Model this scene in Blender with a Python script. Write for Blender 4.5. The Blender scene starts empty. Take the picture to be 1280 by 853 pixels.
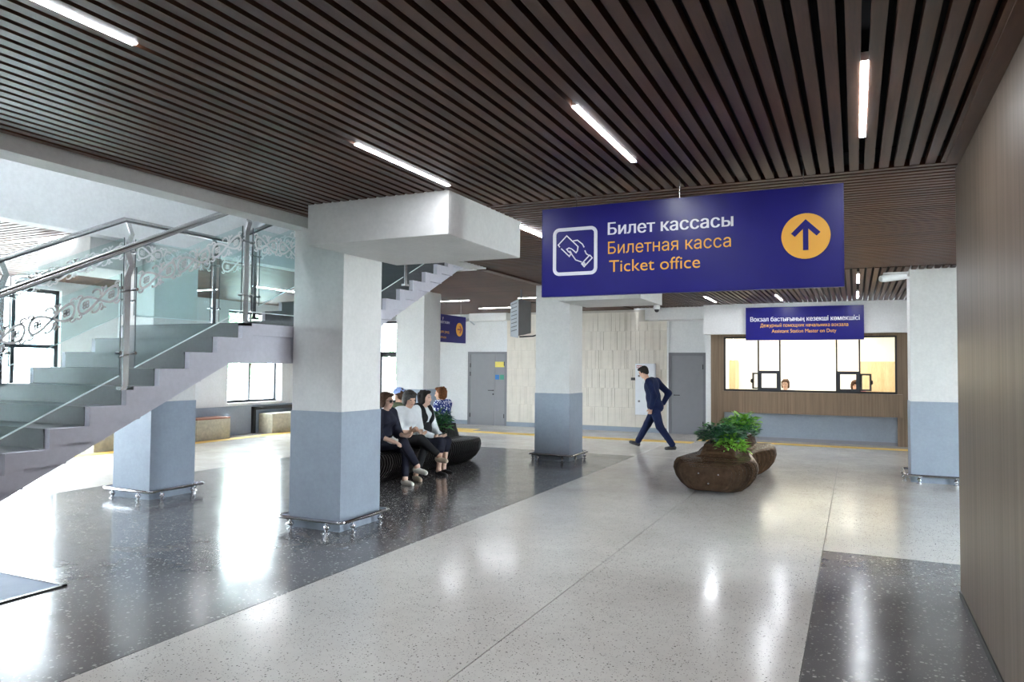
import bpy, bmesh, math, random
import numpy as np
from mathutils import Vector, Matrix
random.seed(7); np.random.seed(7)
PI = math.pi
C = bpy.context.scene.collection
SC = bpy.context.scene

# ------------------------------------------------------------------ camera
F_PX = 918.0
YAW, PITCH, ROLL, CAM_H = math.radians(25.05), math.radians(2.0), 0.008, 1.72
fw = Vector((-math.sin(YAW)*math.cos(PITCH), math.cos(YAW)*math.cos(PITCH), math.sin(PITCH)))
_r0 = Vector((math.cos(YAW), math.sin(YAW), 0)); _u0 = _r0.cross(fw)
RT = _r0*math.cos(ROLL) + _u0*math.sin(ROLL); UP = RT.cross(fw)
EYE = Vector((0, 0, CAM_H))
cam_d = bpy.data.cameras.new('camera'); cam = bpy.data.objects.new('camera', cam_d); C.objects.link(cam)
cam_d.sensor_fit = 'HORIZONTAL'; cam_d.sensor_width = 36.0; cam_d.lens = F_PX/1280*36.0
cam_d.clip_start = 0.05; cam_d.clip_end = 300
m = Matrix((RT, UP, -fw)).transposed().to_4x4(); m.translation = EYE
cam.matrix_world = m
SC.camera = cam
def ray(px, py): return fw + RT*((px-640)/F_PX) + UP*((426.5-py)/F_PX)
def at_y(px, py, y): d = ray(px, py); return EYE + d*(y/d.y)
def at_x(px, py, x): d = ray(px, py); return EYE + d*(x/d.x)
def at_z(px, py, z): d = ray(px, py); return EYE + d*((z-CAM_H)/d.z)

# ------------------------------------------------------------------ world and daylight
SC.view_settings.view_transform = 'Standard'; SC.view_settings.look = 'None'
SC.view_settings.exposure = 1.75; SC.view_settings.gamma = 1.0; SC.view_settings.use_curve_mapping = False
SC.cycles.transparent_max_bounces = 24
W = bpy.data.worlds.new('sky'); SC.world = W; W.use_nodes = True
bg = W.node_tree.nodes['Background']; bg.inputs[0].default_value = (0.86, 0.93, 1.0, 1); bg.inputs[1].default_value = 15.0
LED_STRENGTH = 34.0
ROOM_LAMP = 30.0
CZ = 3.27            # slat ceiling height
XL, XR, YB, YF = -13.75, 6.0, -3.5, 19.3
ENT = (6.6, 9.05, 0.0, 3.1)          # glazed entrance in the window wall
WIN = (13.2, 15.05, 0.78, 3.05)
WIN3 = (1.2, 5.4, 0.78, 3.05)
RWIN = (6.7, 9.6, 0.05, 3.2)

# ------------------------------------------------------------------ materials
def nodes_of(name):
    mt = bpy.data.materials.new(name); mt.use_nodes = True
    nt = mt.node_tree; b = nt.nodes['Principled BSDF']
    return mt, nt, b
def setp(b, rough=.5, metal=0., spec=.5, coat=0., coat_r=.1):
    b.inputs['Roughness'].default_value = rough; b.inputs['Metallic'].default_value = metal
    b.inputs['Specular IOR Level'].default_value = spec
    b.inputs['Coat Weight'].default_value = coat; b.inputs['Coat Roughness'].default_value = coat_r
def coords(nt, scale=(1, 1, 1), kind='Object'):
    tc = nt.nodes.new('ShaderNodeTexCoord'); mp = nt.nodes.new('ShaderNodeMapping')
    mp.inputs['Scale'].default_value = scale
    nt.links.new(tc.outputs[kind], mp.inputs[0]); return mp.outputs[0]
def ramp(nt, inp, stops):
    r = nt.nodes.new('ShaderNodeValToRGB'); e = r.color_ramp.elements
    while len(e) > 1: e.remove(e[0])
    for i, (p, c) in enumerate(stops):
        el = e[0] if i == 0 else e.new(p)
        el.position = p; el.color = (*c, 1) if len(c) == 3 else c
    nt.links.new(inp, r.inputs[0]); return r.outputs[0]
def mixc(nt, fac, a, b, mode='MIX'):
    mx = nt.nodes.new('ShaderNodeMix'); mx.data_type = 'RGBA'; mx.blend_type = mode
    for s, v in ((mx.inputs[0], fac), (mx.inputs[6], a), (mx.inputs[7], b)):
        if hasattr(v, 'links'): nt.links.new(v, s)
        elif isinstance(v, (int, float)): s.default_value = v
        else: s.default_value = (*v, 1)
    return mx.outputs[2]
def noise(nt, vec, scale, detail=3, rough=.5):
    n = nt.nodes.new('ShaderNodeTexNoise'); n.inputs['Scale'].default_value = scale
    n.inputs['Detail'].default_value = detail; n.inputs['Roughness'].default_value = rough
    if vec is not None: nt.links.new(vec, n.inputs['Vector'])
    return n.outputs[0]
def bump(nt, b, h, strength=.2, dist=.01):
    bp = nt.nodes.new('ShaderNodeBump'); bp.inputs['Strength'].default_value = strength; bp.inputs['Distance'].default_value = dist
    nt.links.new(h, bp.inputs['Height']); nt.links.new(bp.outputs[0], b.inputs['Normal'])
def plain(name, col, rough=.5, metal=0., spec=.5, var=.06, scale=6., coat=0.):
    mt, nt, b = nodes_of(name); setp(b, rough, metal, spec, coat)
    v = noise(nt, coords(nt), scale)
    lo = tuple(max(0, c*(1-var)) for c in col); hi = tuple(min(1, c*(1+var)) for c in col)
    nt.links.new(ramp(nt, v, [(.3, lo), (.7, hi)]), b.inputs['Base Color'])
    return mt
def plaster(name, col, var=.05, rough=.75):
    mt, nt, b = nodes_of(name); setp(b, rough, 0, .3)
    v = coords(nt); n1 = noise(nt, v, 3.2, 6, .65); n2 = noise(nt, v, 24, 4, .6)
    c1 = ramp(nt, n1, [(.3, tuple(c*(1-var) for c in col)), (.7, tuple(min(1, c*(1+var)) for c in col))])
    c2 = ramp(nt, n2, [(.35, (.93,)*3), (.65, (1, 1, 1))])
    nt.links.new(mixc(nt, 1.0, c1, c2, 'MULTIPLY'), b.inputs['Base Color'])
    bump(nt, b, n2, .12, .004); return mt
def wood(name, dark, light, grain=(1, 1, 1), scale=8., rough=.5, perobj=.0, spec=.4):
    mt, nt, b = nodes_of(name); setp(b, rough, 0, spec)
    v = coords(nt, grain); n1 = noise(nt, v, scale, 5, .6); n2 = noise(nt, v, scale*6, 3, .5)
    c1 = ramp(nt, n1, [(.25, dark), (.75, light)])
    c2 = ramp(nt, n2, [(.3, (.82,)*3), (.7, (1.0,)*3)])
    c = mixc(nt, 1.0, c1, c2, 'MULTIPLY')
    if perobj:
        oi = nt.nodes.new('ShaderNodeObjectInfo')
        r = ramp(nt, oi.outputs['Random'], [(0, (1-perobj,)*3), (1, (1+0.0,)*3)])
        c = mixc(nt, 1.0, c, r, 'MULTIPLY')
    nt.links.new(c, b.inputs['Base Color']); bump(nt, b, n2, .08, .002)
    return mt
def terrazzo(name, base, base2, chips, chipcols, cut, rough=.13):
    mt, nt, b = nodes_of(name)
    setp(b, rough, 0, .5)
    v = coords(nt, (1, 1, 1), 'Object')
    n = noise(nt, v, .9, 5, .6); nf = noise(nt, v, 9, 4, .6)
    c = ramp(nt, n, [(.3, base), (.7, base2)])
    c = mixc(nt, 1.0, c, ramp(nt, nf, [(.3, (.93,)*3), (.7, (1, 1, 1))]), 'MULTIPLY')
    for sc, cc, ct in zip(chips, chipcols, cut):
        vo = nt.nodes.new('ShaderNodeTexVoronoi'); vo.inputs['Scale'].default_value = sc; nt.links.new(v, vo.inputs['Vector'])
        sp = nt.nodes.new('ShaderNodeSeparateColor'); nt.links.new(vo.outputs['Color'], sp.inputs[0])
        ml = nt.nodes.new('ShaderNodeMath'); ml.operation = 'MULTIPLY'; ml.inputs[1].default_value = ct
        nt.links.new(sp.outputs[0], ml.inputs[0])
        ls = nt.nodes.new('ShaderNodeMath'); ls.operation = 'LESS_THAN'
        nt.links.new(vo.outputs['Distance'], ls.inputs[0]); nt.links.new(ml.outputs[0], ls.inputs[1])
        gt = nt.nodes.new('ShaderNodeMath'); gt.operation = 'GREATER_THAN'; gt.inputs[1].default_value = .55
        nt.links.new(sp.outputs[1], gt.inputs[0])
        ml2 = nt.nodes.new('ShaderNodeMath'); ml2.operation = 'MULTIPLY'
        nt.links.new(ls.outputs[0], ml2.inputs[0]); nt.links.new(gt.outputs[0], ml2.inputs[1])
        tone = mixc(nt, sp.outputs[2], cc, tuple(x*.6 for x in cc))
        c = mixc(nt, ml2.outputs[0], c, tone)
    nt.links.new(c, b.inputs['Base Color'])
    rr = nt.nodes.new('ShaderNodeMapRange'); rr.inputs[1].default_value = .3; rr.inputs[2].default_value = .7
    rr.inputs[3].default_value = rough*.75; rr.inputs[4].default_value = rough*1.5
    nt.links.new(noise(nt, v, 2.5, 5, .7), rr.inputs[0]); nt.links.new(rr.outputs[0], b.inputs['Roughness'])
    bump(nt, b, noise(nt, v, 5, 3, .5), .012, .004)
    return mt
def emit(name, col, st):
    mt = bpy.data.materials.new(name); mt.use_nodes = True; nt = mt.node_tree; nt.nodes.clear()
    e = nt.nodes.new('ShaderNodeEmission'); e.inputs[0].default_value = (*col, 1); e.inputs[1].default_value = st
    o = nt.nodes.new('ShaderNodeOutputMaterial'); nt.links.new(e.outputs[0], o.inputs[0]); return mt
def glass(name, tint, refl=1.0):
    mt = bpy.data.materials.new(name); mt.use_nodes = True; nt = mt.node_tree; nt.nodes.clear()
    t = nt.nodes.new('ShaderNodeBsdfTransparent'); t.inputs[0].default_value = (*tint, 1)
    g = nt.nodes.new('ShaderNodeBsdfGlossy'); g.inputs['Roughness'].default_value = .02
    fr = nt.nodes.new('ShaderNodeLayerWeight'); fr.inputs[0].default_value = .5
    pw = nt.nodes.new('ShaderNodeMath'); pw.operation = 'POWER'; pw.inputs[1].default_value = 4.0
    nt.links.new(fr.outputs['Facing'], pw.inputs[0])
    ml = nt.nodes.new('ShaderNodeMath'); ml.operation = 'MULTIPLY_ADD'; ml.inputs[1].default_value = .8*refl; ml.inputs[2].default_value = .035*refl
    nt.links.new(pw.outputs[0], ml.inputs[0])
    mx = nt.nodes.new('ShaderNodeMixShader'); o = nt.nodes.new('ShaderNodeOutputMaterial')
    nt.links.new(ml.outputs[0], mx.inputs[0]); nt.links.new(t.outputs[0], mx.inputs[1]); nt.links.new(g.outputs[0], mx.inputs[2])
    nt.links.new(mx.outputs[0], o.inputs[0]); return mt

M = {}
M['floor_light'] = terrazzo('terrazzo_light', (.62, .585, .54), (.74, .71, .66), (48, 95), ((.15, .135, .125), (.30, .27, .24)), (.32, .42), .15)
M['floor_dark'] = terrazzo('terrazzo_dark', (.115, .110, .112), (.165, .158, .158), (32, 60), ((.52, .50, .48), (.34, .33, .32)), (.40, .45), .15)
M['joint'] = plain('floor_joint', (.16, .15, .14), .5)
M['slat_y'] = wood('slat_wood_lengthwise', (.056, .020, .010), (.150, .065, .035), (1, .07, 1), 14, .45, .35)
M['slat_x'] = wood('slat_wood_crosswise', (.056, .020, .010), (.150, .065, .035), (.07, 1, 1), 14, .45, .35)
M['plenum'] = plain('plenum_black', (.012, .012, .014), .9)
M['plaster'] = plaster('column_plaster', (.70, .69, .675))
M['wall'] = plaster('wall_plaster', (.78, .79, .80), .03)
M['white'] = plaster('white_paint', (.87, .87, .87), .02)
M['dado'] = plaster('dado_grey', (.31, .355, .42), .05, .55)
M['stair_side'] = plaster('stair_side_paint', (.60, .59, .66), .03, .6)
M['step'] = plain('step_stone', (.060, .062, .068), .45, var=.12, scale=30)
M['laminate'] = wood('taupe_laminate', (.080, .055, .040), (.195, .145, .110), (6, 6, .12), 2.6, .42)
M['laminate2'] = wood('brown_laminate', (.17, .115, .075), (.30, .215, .145), (9, 9, .18), 3.2, .45)
M['steel'] = plain('brushed_steel', (.62, .62, .63), .25, 1.0, var=.05, scale=20)
M['chrome'] = plain('polished_steel', (.55, .55, .57), .14, 1.0, var=.03)
M['glass_rail'] = glass('balustrade_glass', (.90, .965, .965), .6)
M['glass_win'] = glass('window_glass', (.93, .96, .96))
M['glass_edge'] = plain('glass_edge', (.80, .88, .88), .3)
M['frost'] = plain('etched_ornament', (.95, .96, .98), .6)
M['black_metal'] = plain('black_metal', (.018, .018, .02), .4)
M['dark_frame'] = plain('dark_window_frame', (.035, .04, .048), .4)
M['door_grey'] = plain('grey_door_paint', (.235, .235, .255), .5, var=.03)
M['door_frame'] = plain('grey_door_frame', (.19, .19, .21), .5, var=.03)
M['tile'] = plain('cream_relief_tile', (.74, .685, .605), .6, var=.05, scale=5)
M['grout'] = plain('tile_backing', (.52, .48, .42), .8)
M['yellow_line'] = plain('yellow_tactile', (.74, .48, .11), .6, var=.1)
M['blue'] = plain('sign_blue', (.016, .014, .20), .30, spec=.4, var=.03)
M['sign_white'] = plain('sign_white', (.92, .92, 1.0), .5, var=.01)
M['sign_orange'] = plain('sign_orange', (1.0, .50, .07), .5, var=.01)
M['led'] = emit('led_white', (.90, .94, 1.0), LED_STRENGTH)
M['lamp_warm'] = emit('lamp_warm', (1.0, .93, .80), ROOM_LAMP)
M['warm_wall'] = plain('warm_white_wall', (.90, .88, .81), .7, var=.02)
M['cab_wood'] = wood('pale_wood', (.62, .44, .25), (.74, .55, .34), (4, 4, .4), 4, .5)
M['bench_brown'] = wood('bench_brown_plywood', (.044, .022, .011), (.125, .068, .037), (1, 1, 1), 9, .26, .55)
M['bench_black'] = wood('bench_black_plywood', (.014, .012, .012), (.034, .030, .029), (1, 1, 1), 9, .34, .2)
M['ply_brown'] = wood('plywood_edge_brown', (.10, .056, .032), (.21, .125, .075), (1, 1, 1), 14, .25)
M['ply_black'] = wood('plywood_edge_black', (.016, .014, .013), (.045, .040, .038), (1, 1, 1), 14, .28)
M['seat_block'] = plain('cast_stone_block', (.55, .52, .42), .75, var=.14, scale=14)
M['seat_pad'] = plain('red_brown_pad', (.38, .17, .12), .6)
M['leaf_dark'] = plain('leaf_dark_green', (.032, .13, .066), .45, var=.4, scale=25)
M['leaf_mid'] = plain('leaf_green', (.085, .28, .075), .45, var=.35, scale=25)
M['leaf_lime'] = plain('leaf_lime', (.22, .48, .05), .45, var=.25, scale=25)
M['tree_leaf'] = plain('tree_leaf', (.16, .30, .16), .6, var=.4, scale=3)
M['bark'] = plain('bark', (.20, .15, .11), .9)
M['ground'] = plain('outdoor_ground', (.36, .35, .33), .9, var=.1, scale=.6)
M['skin'] = plain('skin', (.62, .37, .26), .5, var=.05, scale=14)
M['skin2'] = plain('skin_light', (.70, .45, .34), .5, var=.05, scale=14)
M['hair_brown'] = plain('hair_brown', (.085, .045, .028), .75, 0., .15, var=.4, scale=60)
M['hair_black'] = plain('hair_black', (.018, .014, .013), .75, 0., .15, var=.4, scale=60)
M['hair_grey'] = plain('hair_grey', (.062, .056, .052), .75, 0., .15, var=.6, scale=70)
M['hair_auburn'] = plain('hair_auburn', (.17, .065, .025), .75, 0., .15, var=.4, scale=60)
M['navy'] = plain('navy_cloth', (.006, .007, .022), .8, var=.2, scale=30)
M['navy_suit'] = plain('navy_suit_cloth', (.006, .012, .048), .8, 0., .2, var=.18, scale=40)
M['black_cloth'] = plain('black_cloth', (.006, .006, .008), .8, var=.2, scale=30)
M['white_cloth'] = plain('white_cloth', (.80, .81, .83), .8, var=.04, scale=20)
M['blue_cap'] = plain('blue_cloth', (.30, .42, .74), .8)
M['olive'] = plain('olive_cloth', (.16, .19, .11), .8)
M['shoe_white'] = plain('shoe_cream', (.72, .69, .63), .6)
M['shoe_beige'] = plain('shoe_beige', (.62, .50, .37), .6)
M['shoe_black'] = plain('shoe_black', (.012, .012, .013), .3)
M['eye'] = plain('eye_dark', (.02, .015, .012), .3)
M['lip'] = plain('lip', (.45, .16, .14), .5)
M['cab_white'] = plain('cabinet_white', (.84, .86, .90), .4, var=.02)
M['lock_grey'] = plain('lock_grey', (.22, .22, .23), .4, .6)
M['red'] = plain('red_print', (.50, .10, .10), .5)
M['notice_yellow'] = plain('notice_yellow', (.80, .66, .12), .5)
M['notice_blue'] = plain('notice_blue', (.02, .17, .52), .5)
M['notice_green'] = plain('notice_green', (.05, .30, .20), .5)
M['screen_grey'] = plain('display_grey', (.16, .165, .18), .45)
M['screen_edge'] = plain('display_edge', (.46, .49, .53), .5)
M['cctv'] = plain('camera_white', (.72, .72, .72), .4)
M['hatch'] = plain('hatch_plate', (.20, .25, .36), .6, 0., .12, var=.05)
M['soil'] = plain('soil', (.03, .022, .016), .95)
def pattern_cloth():
    mt, nt, b = nodes_of('blue_white_pattern'); setp(b, .8)
    vo = nt.nodes.new('ShaderNodeTexVoronoi'); vo.inputs['Scale'].default_value = 26
    nt.links.new(coords(nt), vo.inputs['Vector'])
    nt.links.new(ramp(nt, vo.outputs['Distance'], [(.34, (.80, .82, .88)), (.42, (.02, .04, .22))]), b.inputs['Base Color'])
    return mt
M['pattern'] = pattern_cloth()

# ------------------------------------------------------------------ helpers
def wloc(o):
    v = Vector((0, 0, 0))
    while o is not None: v += o.location; o = o.parent
    return v
def tag(o, label=None, cat=None, group=None, kind=None):
    if label: o['label'] = label
    if cat: o['category'] = cat
    if group: o['group'] = group
    if kind: o['kind'] = kind
    return o
def thing(name, loc=(0, 0, 0), label=None, cat=None, group=None, kind=None):
    o = bpy.data.objects.new(name, None); o.empty_display_size = .1; C.objects.link(o); o.location = loc
    return tag(o, label, cat, group, kind)
class MB:
    def __init__(s): s.v = []; s.f = []
    def box(s, x0, x1, y0, y1, z0, z1):
        n = len(s.v)
        x0, x1 = min(x0, x1), max(x0, x1); y0, y1 = min(y0, y1), max(y0, y1); z0, z1 = min(z0, z1), max(z0, z1)
        s.v += [(x0, y0, z0), (x1, y0, z0), (x1, y1, z0), (x0, y1, z0), (x0, y0, z1), (x1, y0, z1), (x1, y1, z1), (x0, y1, z1)]
        s.f += [tuple(n+i for i in q) for q in ((0, 3, 2, 1), (4, 5, 6, 7), (0, 1, 5, 4), (1, 2, 6, 5), (2, 3, 7, 6), (3, 0, 4, 7))]
        return s
    def prism(s, poly, axis, a, b):
        """poly: 2-D outline; axis 'x' -> (y,z), 'y' -> (x,z), 'z' -> (x,y)"""
        n = len(s.v); k = len(poly)
        def P(p, t):
            return {'x': (t, p[0], p[1]), 'y': (p[0], t, p[1]), 'z': (p[0], p[1], t)}[axis]
        s.v += [P(p, a) for p in poly] + [P(p, b) for p in poly]
        s.f.append(tuple(n+i for i in range(k))); s.f.append(tuple(n+k+i for i in reversed(range(k))))
        for i in range(k):
            j = (i+1) % k; s.f.append((n+i, n+k+i, n+k+j, n+j))
        return s
    def tube(s, path, r, n=10, closed=False, flat=None):
        path = [Vector(p) for p in path]; L = len(path); base = len(s.v)
        up = Vector((0, 0, 1)); prev = None
        for i, p in enumerate(path):
            a = path[i-1] if (i > 0 or closed) else p; b = path[(i+1) % L] if (i < L-1 or closed) else p
            t = (b-a).normalized()
            if prev is None:
                ref = up if abs(t.z) < .95 else Vector((1, 0, 0)); nn = (ref - t*ref.dot(t)).normalized()
            else: nn = (prev - t*prev.dot(t)).normalized()
            prev = nn; bb = t.cross(nn)
            ri = r[i] if isinstance(r, (list, tuple)) else r
            for k in range(n):
                an = 2*PI*k/n; s.v.append(tuple(p + nn*(ri*math.cos(an)) + bb*(ri*math.sin(an))))
        for i in range(L if closed else L-1):
            i2 = (i+1) % L
            for k in range(n):
                k2 = (k+1) % n
                s.f.append((base+i*n+k, base+i*n+k2, base+i2*n+k2, base+i2*n+k))
        if not closed:
            s.f.append(tuple(base+k for k in reversed(range(n)))); s.f.append(tuple(base+(L-1)*n+k for k in range(n)))
        return s
    def lathe(s, prof, c, n=16):
        base = len(s.v); L = len(prof)
        for r, z in prof:
            for k in range(n):
                an = 2*PI*k/n; s.v.append((c[0]+r*math.cos(an), c[1]+r*math.sin(an), c[2]+z))
        for i in range(L-1):
            for k in range(n):
                k2 = (k+1) % n
                s.f.append((base+i*n+k, base+i*n+k2, base+(i+1)*n+k2, base+(i+1)*n+k))
        s.f.append(tuple(base+k for k in reversed(range(n)))); s.f.append(tuple(base+(L-1)*n+k for k in range(n)))
        return s
    def disc(s, c, r, axis, a, b, n=24):
        return s.prism([(c[0]+r*math.cos(2*PI*k/n), c[1]+r*math.sin(2*PI*k/n)) for k in range(n)], axis, a, b)
    def ribbon(s, pts, w, axis, a, b, closed=False):
        """flat mitred strip of width w following 2-D points, extruded between a and b"""
        P = []
        for p in pts:
            q = Vector((p[0], p[1]))
            if not P or (q-P[-1]).length > 1e-5: P.append(q)
        if closed and (P[0]-P[-1]).length < 1e-5: P.pop()
        L = len(P)
        if L < 2: return s
        base = len(s.v)
        def W(p, t): return {'x': (t, p.x, p.y), 'y': (p.x, t, p.y), 'z': (p.x, p.y, t)}[axis]
        for i in range(L):
            d0 = (P[i]-P[i-1]) if (i > 0 or closed) else (P[1]-P[0]); d1 = (P[(i+1) % L]-P[i]) if (i < L-1 or closed) else d0
            d0 = d0.normalized(); d1 = d1.normalized(); n0 = Vector((-d0.y, d0.x)); n1 = Vector((-d1.y, d1.x)); mm = n0+n1
            mm = n1 if mm.length < .2 else mm.normalized(); k = min(1.8, 1/max(.3, mm.dot(n1))); o = mm*(w/2*k)
            s.v += [W(P[i]-o, a), W(P[i]+o, a), W(P[i]+o, b), W(P[i]-o, b)]
        for i in range(L if closed else L-1):
            u, v = base+4*i, base+4*((i+1) % L)
            for k in range(4): s.f.append((u+k, u+(k+1) % 4, v+(k+1) % 4, v+k))
        if not closed:
            s.f.append((base, base+3, base+2, base+1)); e = base+4*(L-1); s.f.append((e, e+1, e+2, e+3))
        return s
    def mesh(s, name, off=Vector((0, 0, 0))):
        me = bpy.data.meshes.new(name)
        me.from_pydata([(x-off.x, y-off.y, z-off.z) for x, y, z in s.v], [], s.f)
        bm = bmesh.new(); bm.from_mesh(me); bmesh.ops.recalc_face_normals(bm, faces=bm.faces); bm.to_mesh(me); bm.free()
        return me
    def build(s, name, mat, parent=None, smooth=False, bevel=0., kind=None, seg=2):
        if parent is not None: off = wloc(parent); loc = (0, 0, 0)
        else:
            a = np.array(s.v); lo, hi = a.min(0), a.max(0)
            off = Vector(((lo[0]+hi[0])/2, (lo[1]+hi[1])/2, lo[2])); loc = off
        me = s.mesh(name, off); me.materials.append(M[mat] if isinstance(mat, str) else mat)
        o = bpy.data.objects.new(name, me); C.objects.link(o); o.location = loc
        if parent is not None: o.parent = parent
        if smooth:
            me.polygons.foreach_set('use_smooth', [True]*len(me.polygons))
            try: me.set_sharp_from_angle(angle=math.radians(40))
            except Exception: pass
        if bevel:
            md = o.modifiers.new('bevel', 'BEVEL'); md.width = bevel; md.segments = seg; md.limit_method = 'ANGLE'
        if kind: o['kind'] = kind
        return o
def share(src, name, loc, parent=None, rot=None):
    o = bpy.data.objects.new(name, src); C.objects.link(o); o.location = loc
    if rot: o.rotation_euler = rot
    if parent is not None: o.parent = parent
    return o
def copy_tree(o, parent=None):
    c = o.copy(); C.objects.link(c); c.parent = parent
    for ch in list(o.children): copy_tree(ch, c)
    return c
def struct(o, label, cat=None):
    o['kind'] = 'structure'; o['label'] = label
    if cat: o['category'] = cat
    return o
def wall_with_holes(axis, p0, p1, a0, a1, z0, z1, holes):
    """wall slab between p0..p1 on axis, spanning a0..a1 and z0..z1, with rectangular holes (a,b,c,d)"""
    mb = MB(); A = sorted({a0, a1, *[h[0] for h in holes], *[h[1] for h in holes]})
    for u, v in zip(A, A[1:]):
        mid = (u+v)/2; hs = sorted([(h[2], h[3]) for h in holes if h[0] < mid < h[1]])
        z = z0; segs = []
        for c, d in hs:
            if c > z: segs.append((z, c))
            z = d
        if z < z1: segs.append((z, z1))
        for c, d in segs:
            if axis == 'x': mb.box(p0, p1, u, v, c, d)
            else: mb.box(u, v, p0, p1, c, d)
    return mb
from mathutils.geometry import interpolate_bezier
_gcache = {}
def outlines(body):
    """contours of a text as lists of 2-D points"""
    if body in _gcache: return _gcache[body]
    cu = bpy.data.curves.new('t', 'FONT'); cu.body = body
    t = bpy.data.objects.new('t', cu); C.objects.link(t)
    dg = bpy.context.evaluated_depsgraph_get(); cv = t.evaluated_get(dg).to_curve(dg)
    out = []
    for sp in cv.splines:
        pts = []
        if sp.type == 'BEZIER':
            bp = sp.bezier_points
            for i in range(len(bp)):
                p, q = bp[i], bp[(i+1) % len(bp)]
                straight = (p.handle_right-p.co).length < 1e-5 and (q.handle_left-q.co).length < 1e-5
                if straight: pts.append((p.co.x, p.co.y))
                else: pts += [(v.x, v.y) for v in interpolate_bezier(p.co, p.handle_right, q.handle_left, q.co, 5)[:-1]]
        else: pts = [(p.co.x, p.co.y) for p in sp.points]
        cl = []
        for p in pts:
            if not cl or abs(p[0]-cl[-1][0])+abs(p[1]-cl[-1][1]) > 1e-4: cl.append(p)
        if len(cl) > 2: out.append(cl)
    t.to_curve_clear() if hasattr(t, 'to_curve_clear') else None
    bpy.data.objects.remove(t); bpy.data.curves.remove(cu)
    _gcache[body] = out
    return out
def fill(contours, bold):
    """non-zero winding fill in horizontal bands; bold widens every run sideways"""
    E_ = []
    for c in contours:
        for i in range(len(c)):
            (x0, y0), (x1, y1) = c[i-1], c[i]
            if abs(y1-y0) > 1e-6: E_.append((x0, y0, x1, y1))
    ys = sorted({round(y, 4) for c in contours for _, y in c}); bands = [ys[0]]
    for y in ys[1:]:
        if y-bands[-1] > .004: bands.append(y)
    bands[-1] = ys[-1]
    V_, F_ = [], []
    for ya, yb in zip(bands, bands[1:]):
        ym = (ya+yb)/2; hit = []
        for x0, y0, x1, y1 in E_:
            if (y0 <= ym) != (y1 <= ym):
                at = lambda y: x0+(x1-x0)*(min(max(y, min(y0, y1)), max(y0, y1))-y0)/(y1-y0)
                hit.append((at(ym), at(ya), at(yb), 1 if y1 > y0 else -1))
        hit.sort(); w = 0; runs = []
        for h in hit:
            if w == 0: st = h
            w += h[3]
            if w == 0:
                l, r = st[0]-bold, h[0]+bold
                if runs and l < runs[-1][2]: runs[-1] = (runs[-1][0], h, r, runs[-1][3])
                else: runs.append((st, h, r, l))
        for st, h, _, _ in runs:
            n = len(V_); V_ += [(st[1]-bold, ya), (h[1]+bold, ya), (h[2]+bold, yb), (st[2]-bold, yb)]; F_.append((n, n+1, n+2, n+3))
    return V_, F_
def text(name, body, x0, x1, zb, y, mat, parent, bold=0., height=None, split=True, plane='y'):
    """flat lettering, stretched to x0..x1, baseline zb; one mesh for each letter when split"""
    allp = [p for c in outlines(body) for p in c]; lo, hi = min(p[0] for p in allp), max(p[0] for p in allp); off = wloc(parent)
    s = (x1-x0)/(hi-lo); sz = s if height is None else height/.72
    items = []
    for i, ch in enumerate(body):
        if ch == ' ': continue
        pm = max(p[0] for c in outlines(body[:i+1]) for p in c); oc = outlines(ch); dx = pm-max(p[0] for c in oc for p in c)
        v_, f_ = fill(oc, bold); items.append(([(p[0]+dx, p[1]) for p in v_], f_))
    if not split:
        V_, F_ = [], []
        for v_, f_ in items: n = len(V_); V_ += v_; F_ += [tuple(n+k for k in f) for f in f_]
        items = [(V_, F_)]
    for v_, f_ in items:
        if plane == 'y': co = [(x0+(p[0]-lo)*s-off.x, y-off.y, zb+p[1]*sz-off.z) for p in v_]
        else: co = [(y-off.x, x0+(p[0]-lo)*s-off.y, zb+p[1]*sz-off.z) for p in v_]
        me = bpy.data.meshes.new(name); me.from_pydata(co, [], f_); me.materials.append(M[mat])
        o = bpy.data.objects.new(name, me); C.objects.link(o); o.parent = parent
        if not split: o['kind'] = 'stuff'
# ================================================================== SETTING
# ---- floor : base slab with terrazzo panels proud of the joints
fb = struct(MB().box(XL-.3, XR+.3, YB-.3, 23.0, -.20, -.008).build('floor', 'joint'), 'polished terrazzo floor in pale and dark panels', 'floor')
J = .004
def panel(x0, x1, y0, y1, mat):
    o = MB().box(x0+J, x1-J, y0+J, y1-J, -.03, 0).build('terrazzo_panel', mat, fb); return o
DX0, DX1, DYF = -9.6, -3.9, 14.05
panel(DX0, DX1, YB-.2, DYF, 'floor_dark')
panel(DX0, DX1, DYF, YF, 'floor_light')
panel(XL-.2, DX0, YB-.2, 9.0, 'floor_light'); panel(XL-.2, DX0, 9.0, YF+.3, 'floor_light')
for x0, x1 in ((DX1, -2.03), (-2.03, -.29)):
    panel(x0, x1, YB-.2, DYF, 'floor_light'); panel(x0, x1, DYF, YF, 'floor_light')
panel(-.29, 1.3, YB-.2, 7.63, 'floor_dark')
panel(-.29, XR+.2, 7.63, 18.9, 'floor_light')
panel(1.3, XR+.2, YB-.2, 7.63, 'floor_light')
# tactile guide lines set in the floor
MB().box(-13.2, -12.9, YB, 17.35, 0, .006).build('tactile_strip', 'yellow_line', fb)
MB().box(-12.9, -3.4, 16.95, 17.35, 0, .006).build('tactile_strip', 'yellow_line', fb)
MB().box(-3.4, 5.5, 17.7, 18.05, 0, .006).build('tactile_strip', 'yellow_line', fb)
MB().box(-10.0, -9.3, 17.35, 17.9, 0, .006).build('tactile_strip', 'yellow_line', fb)

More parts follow.
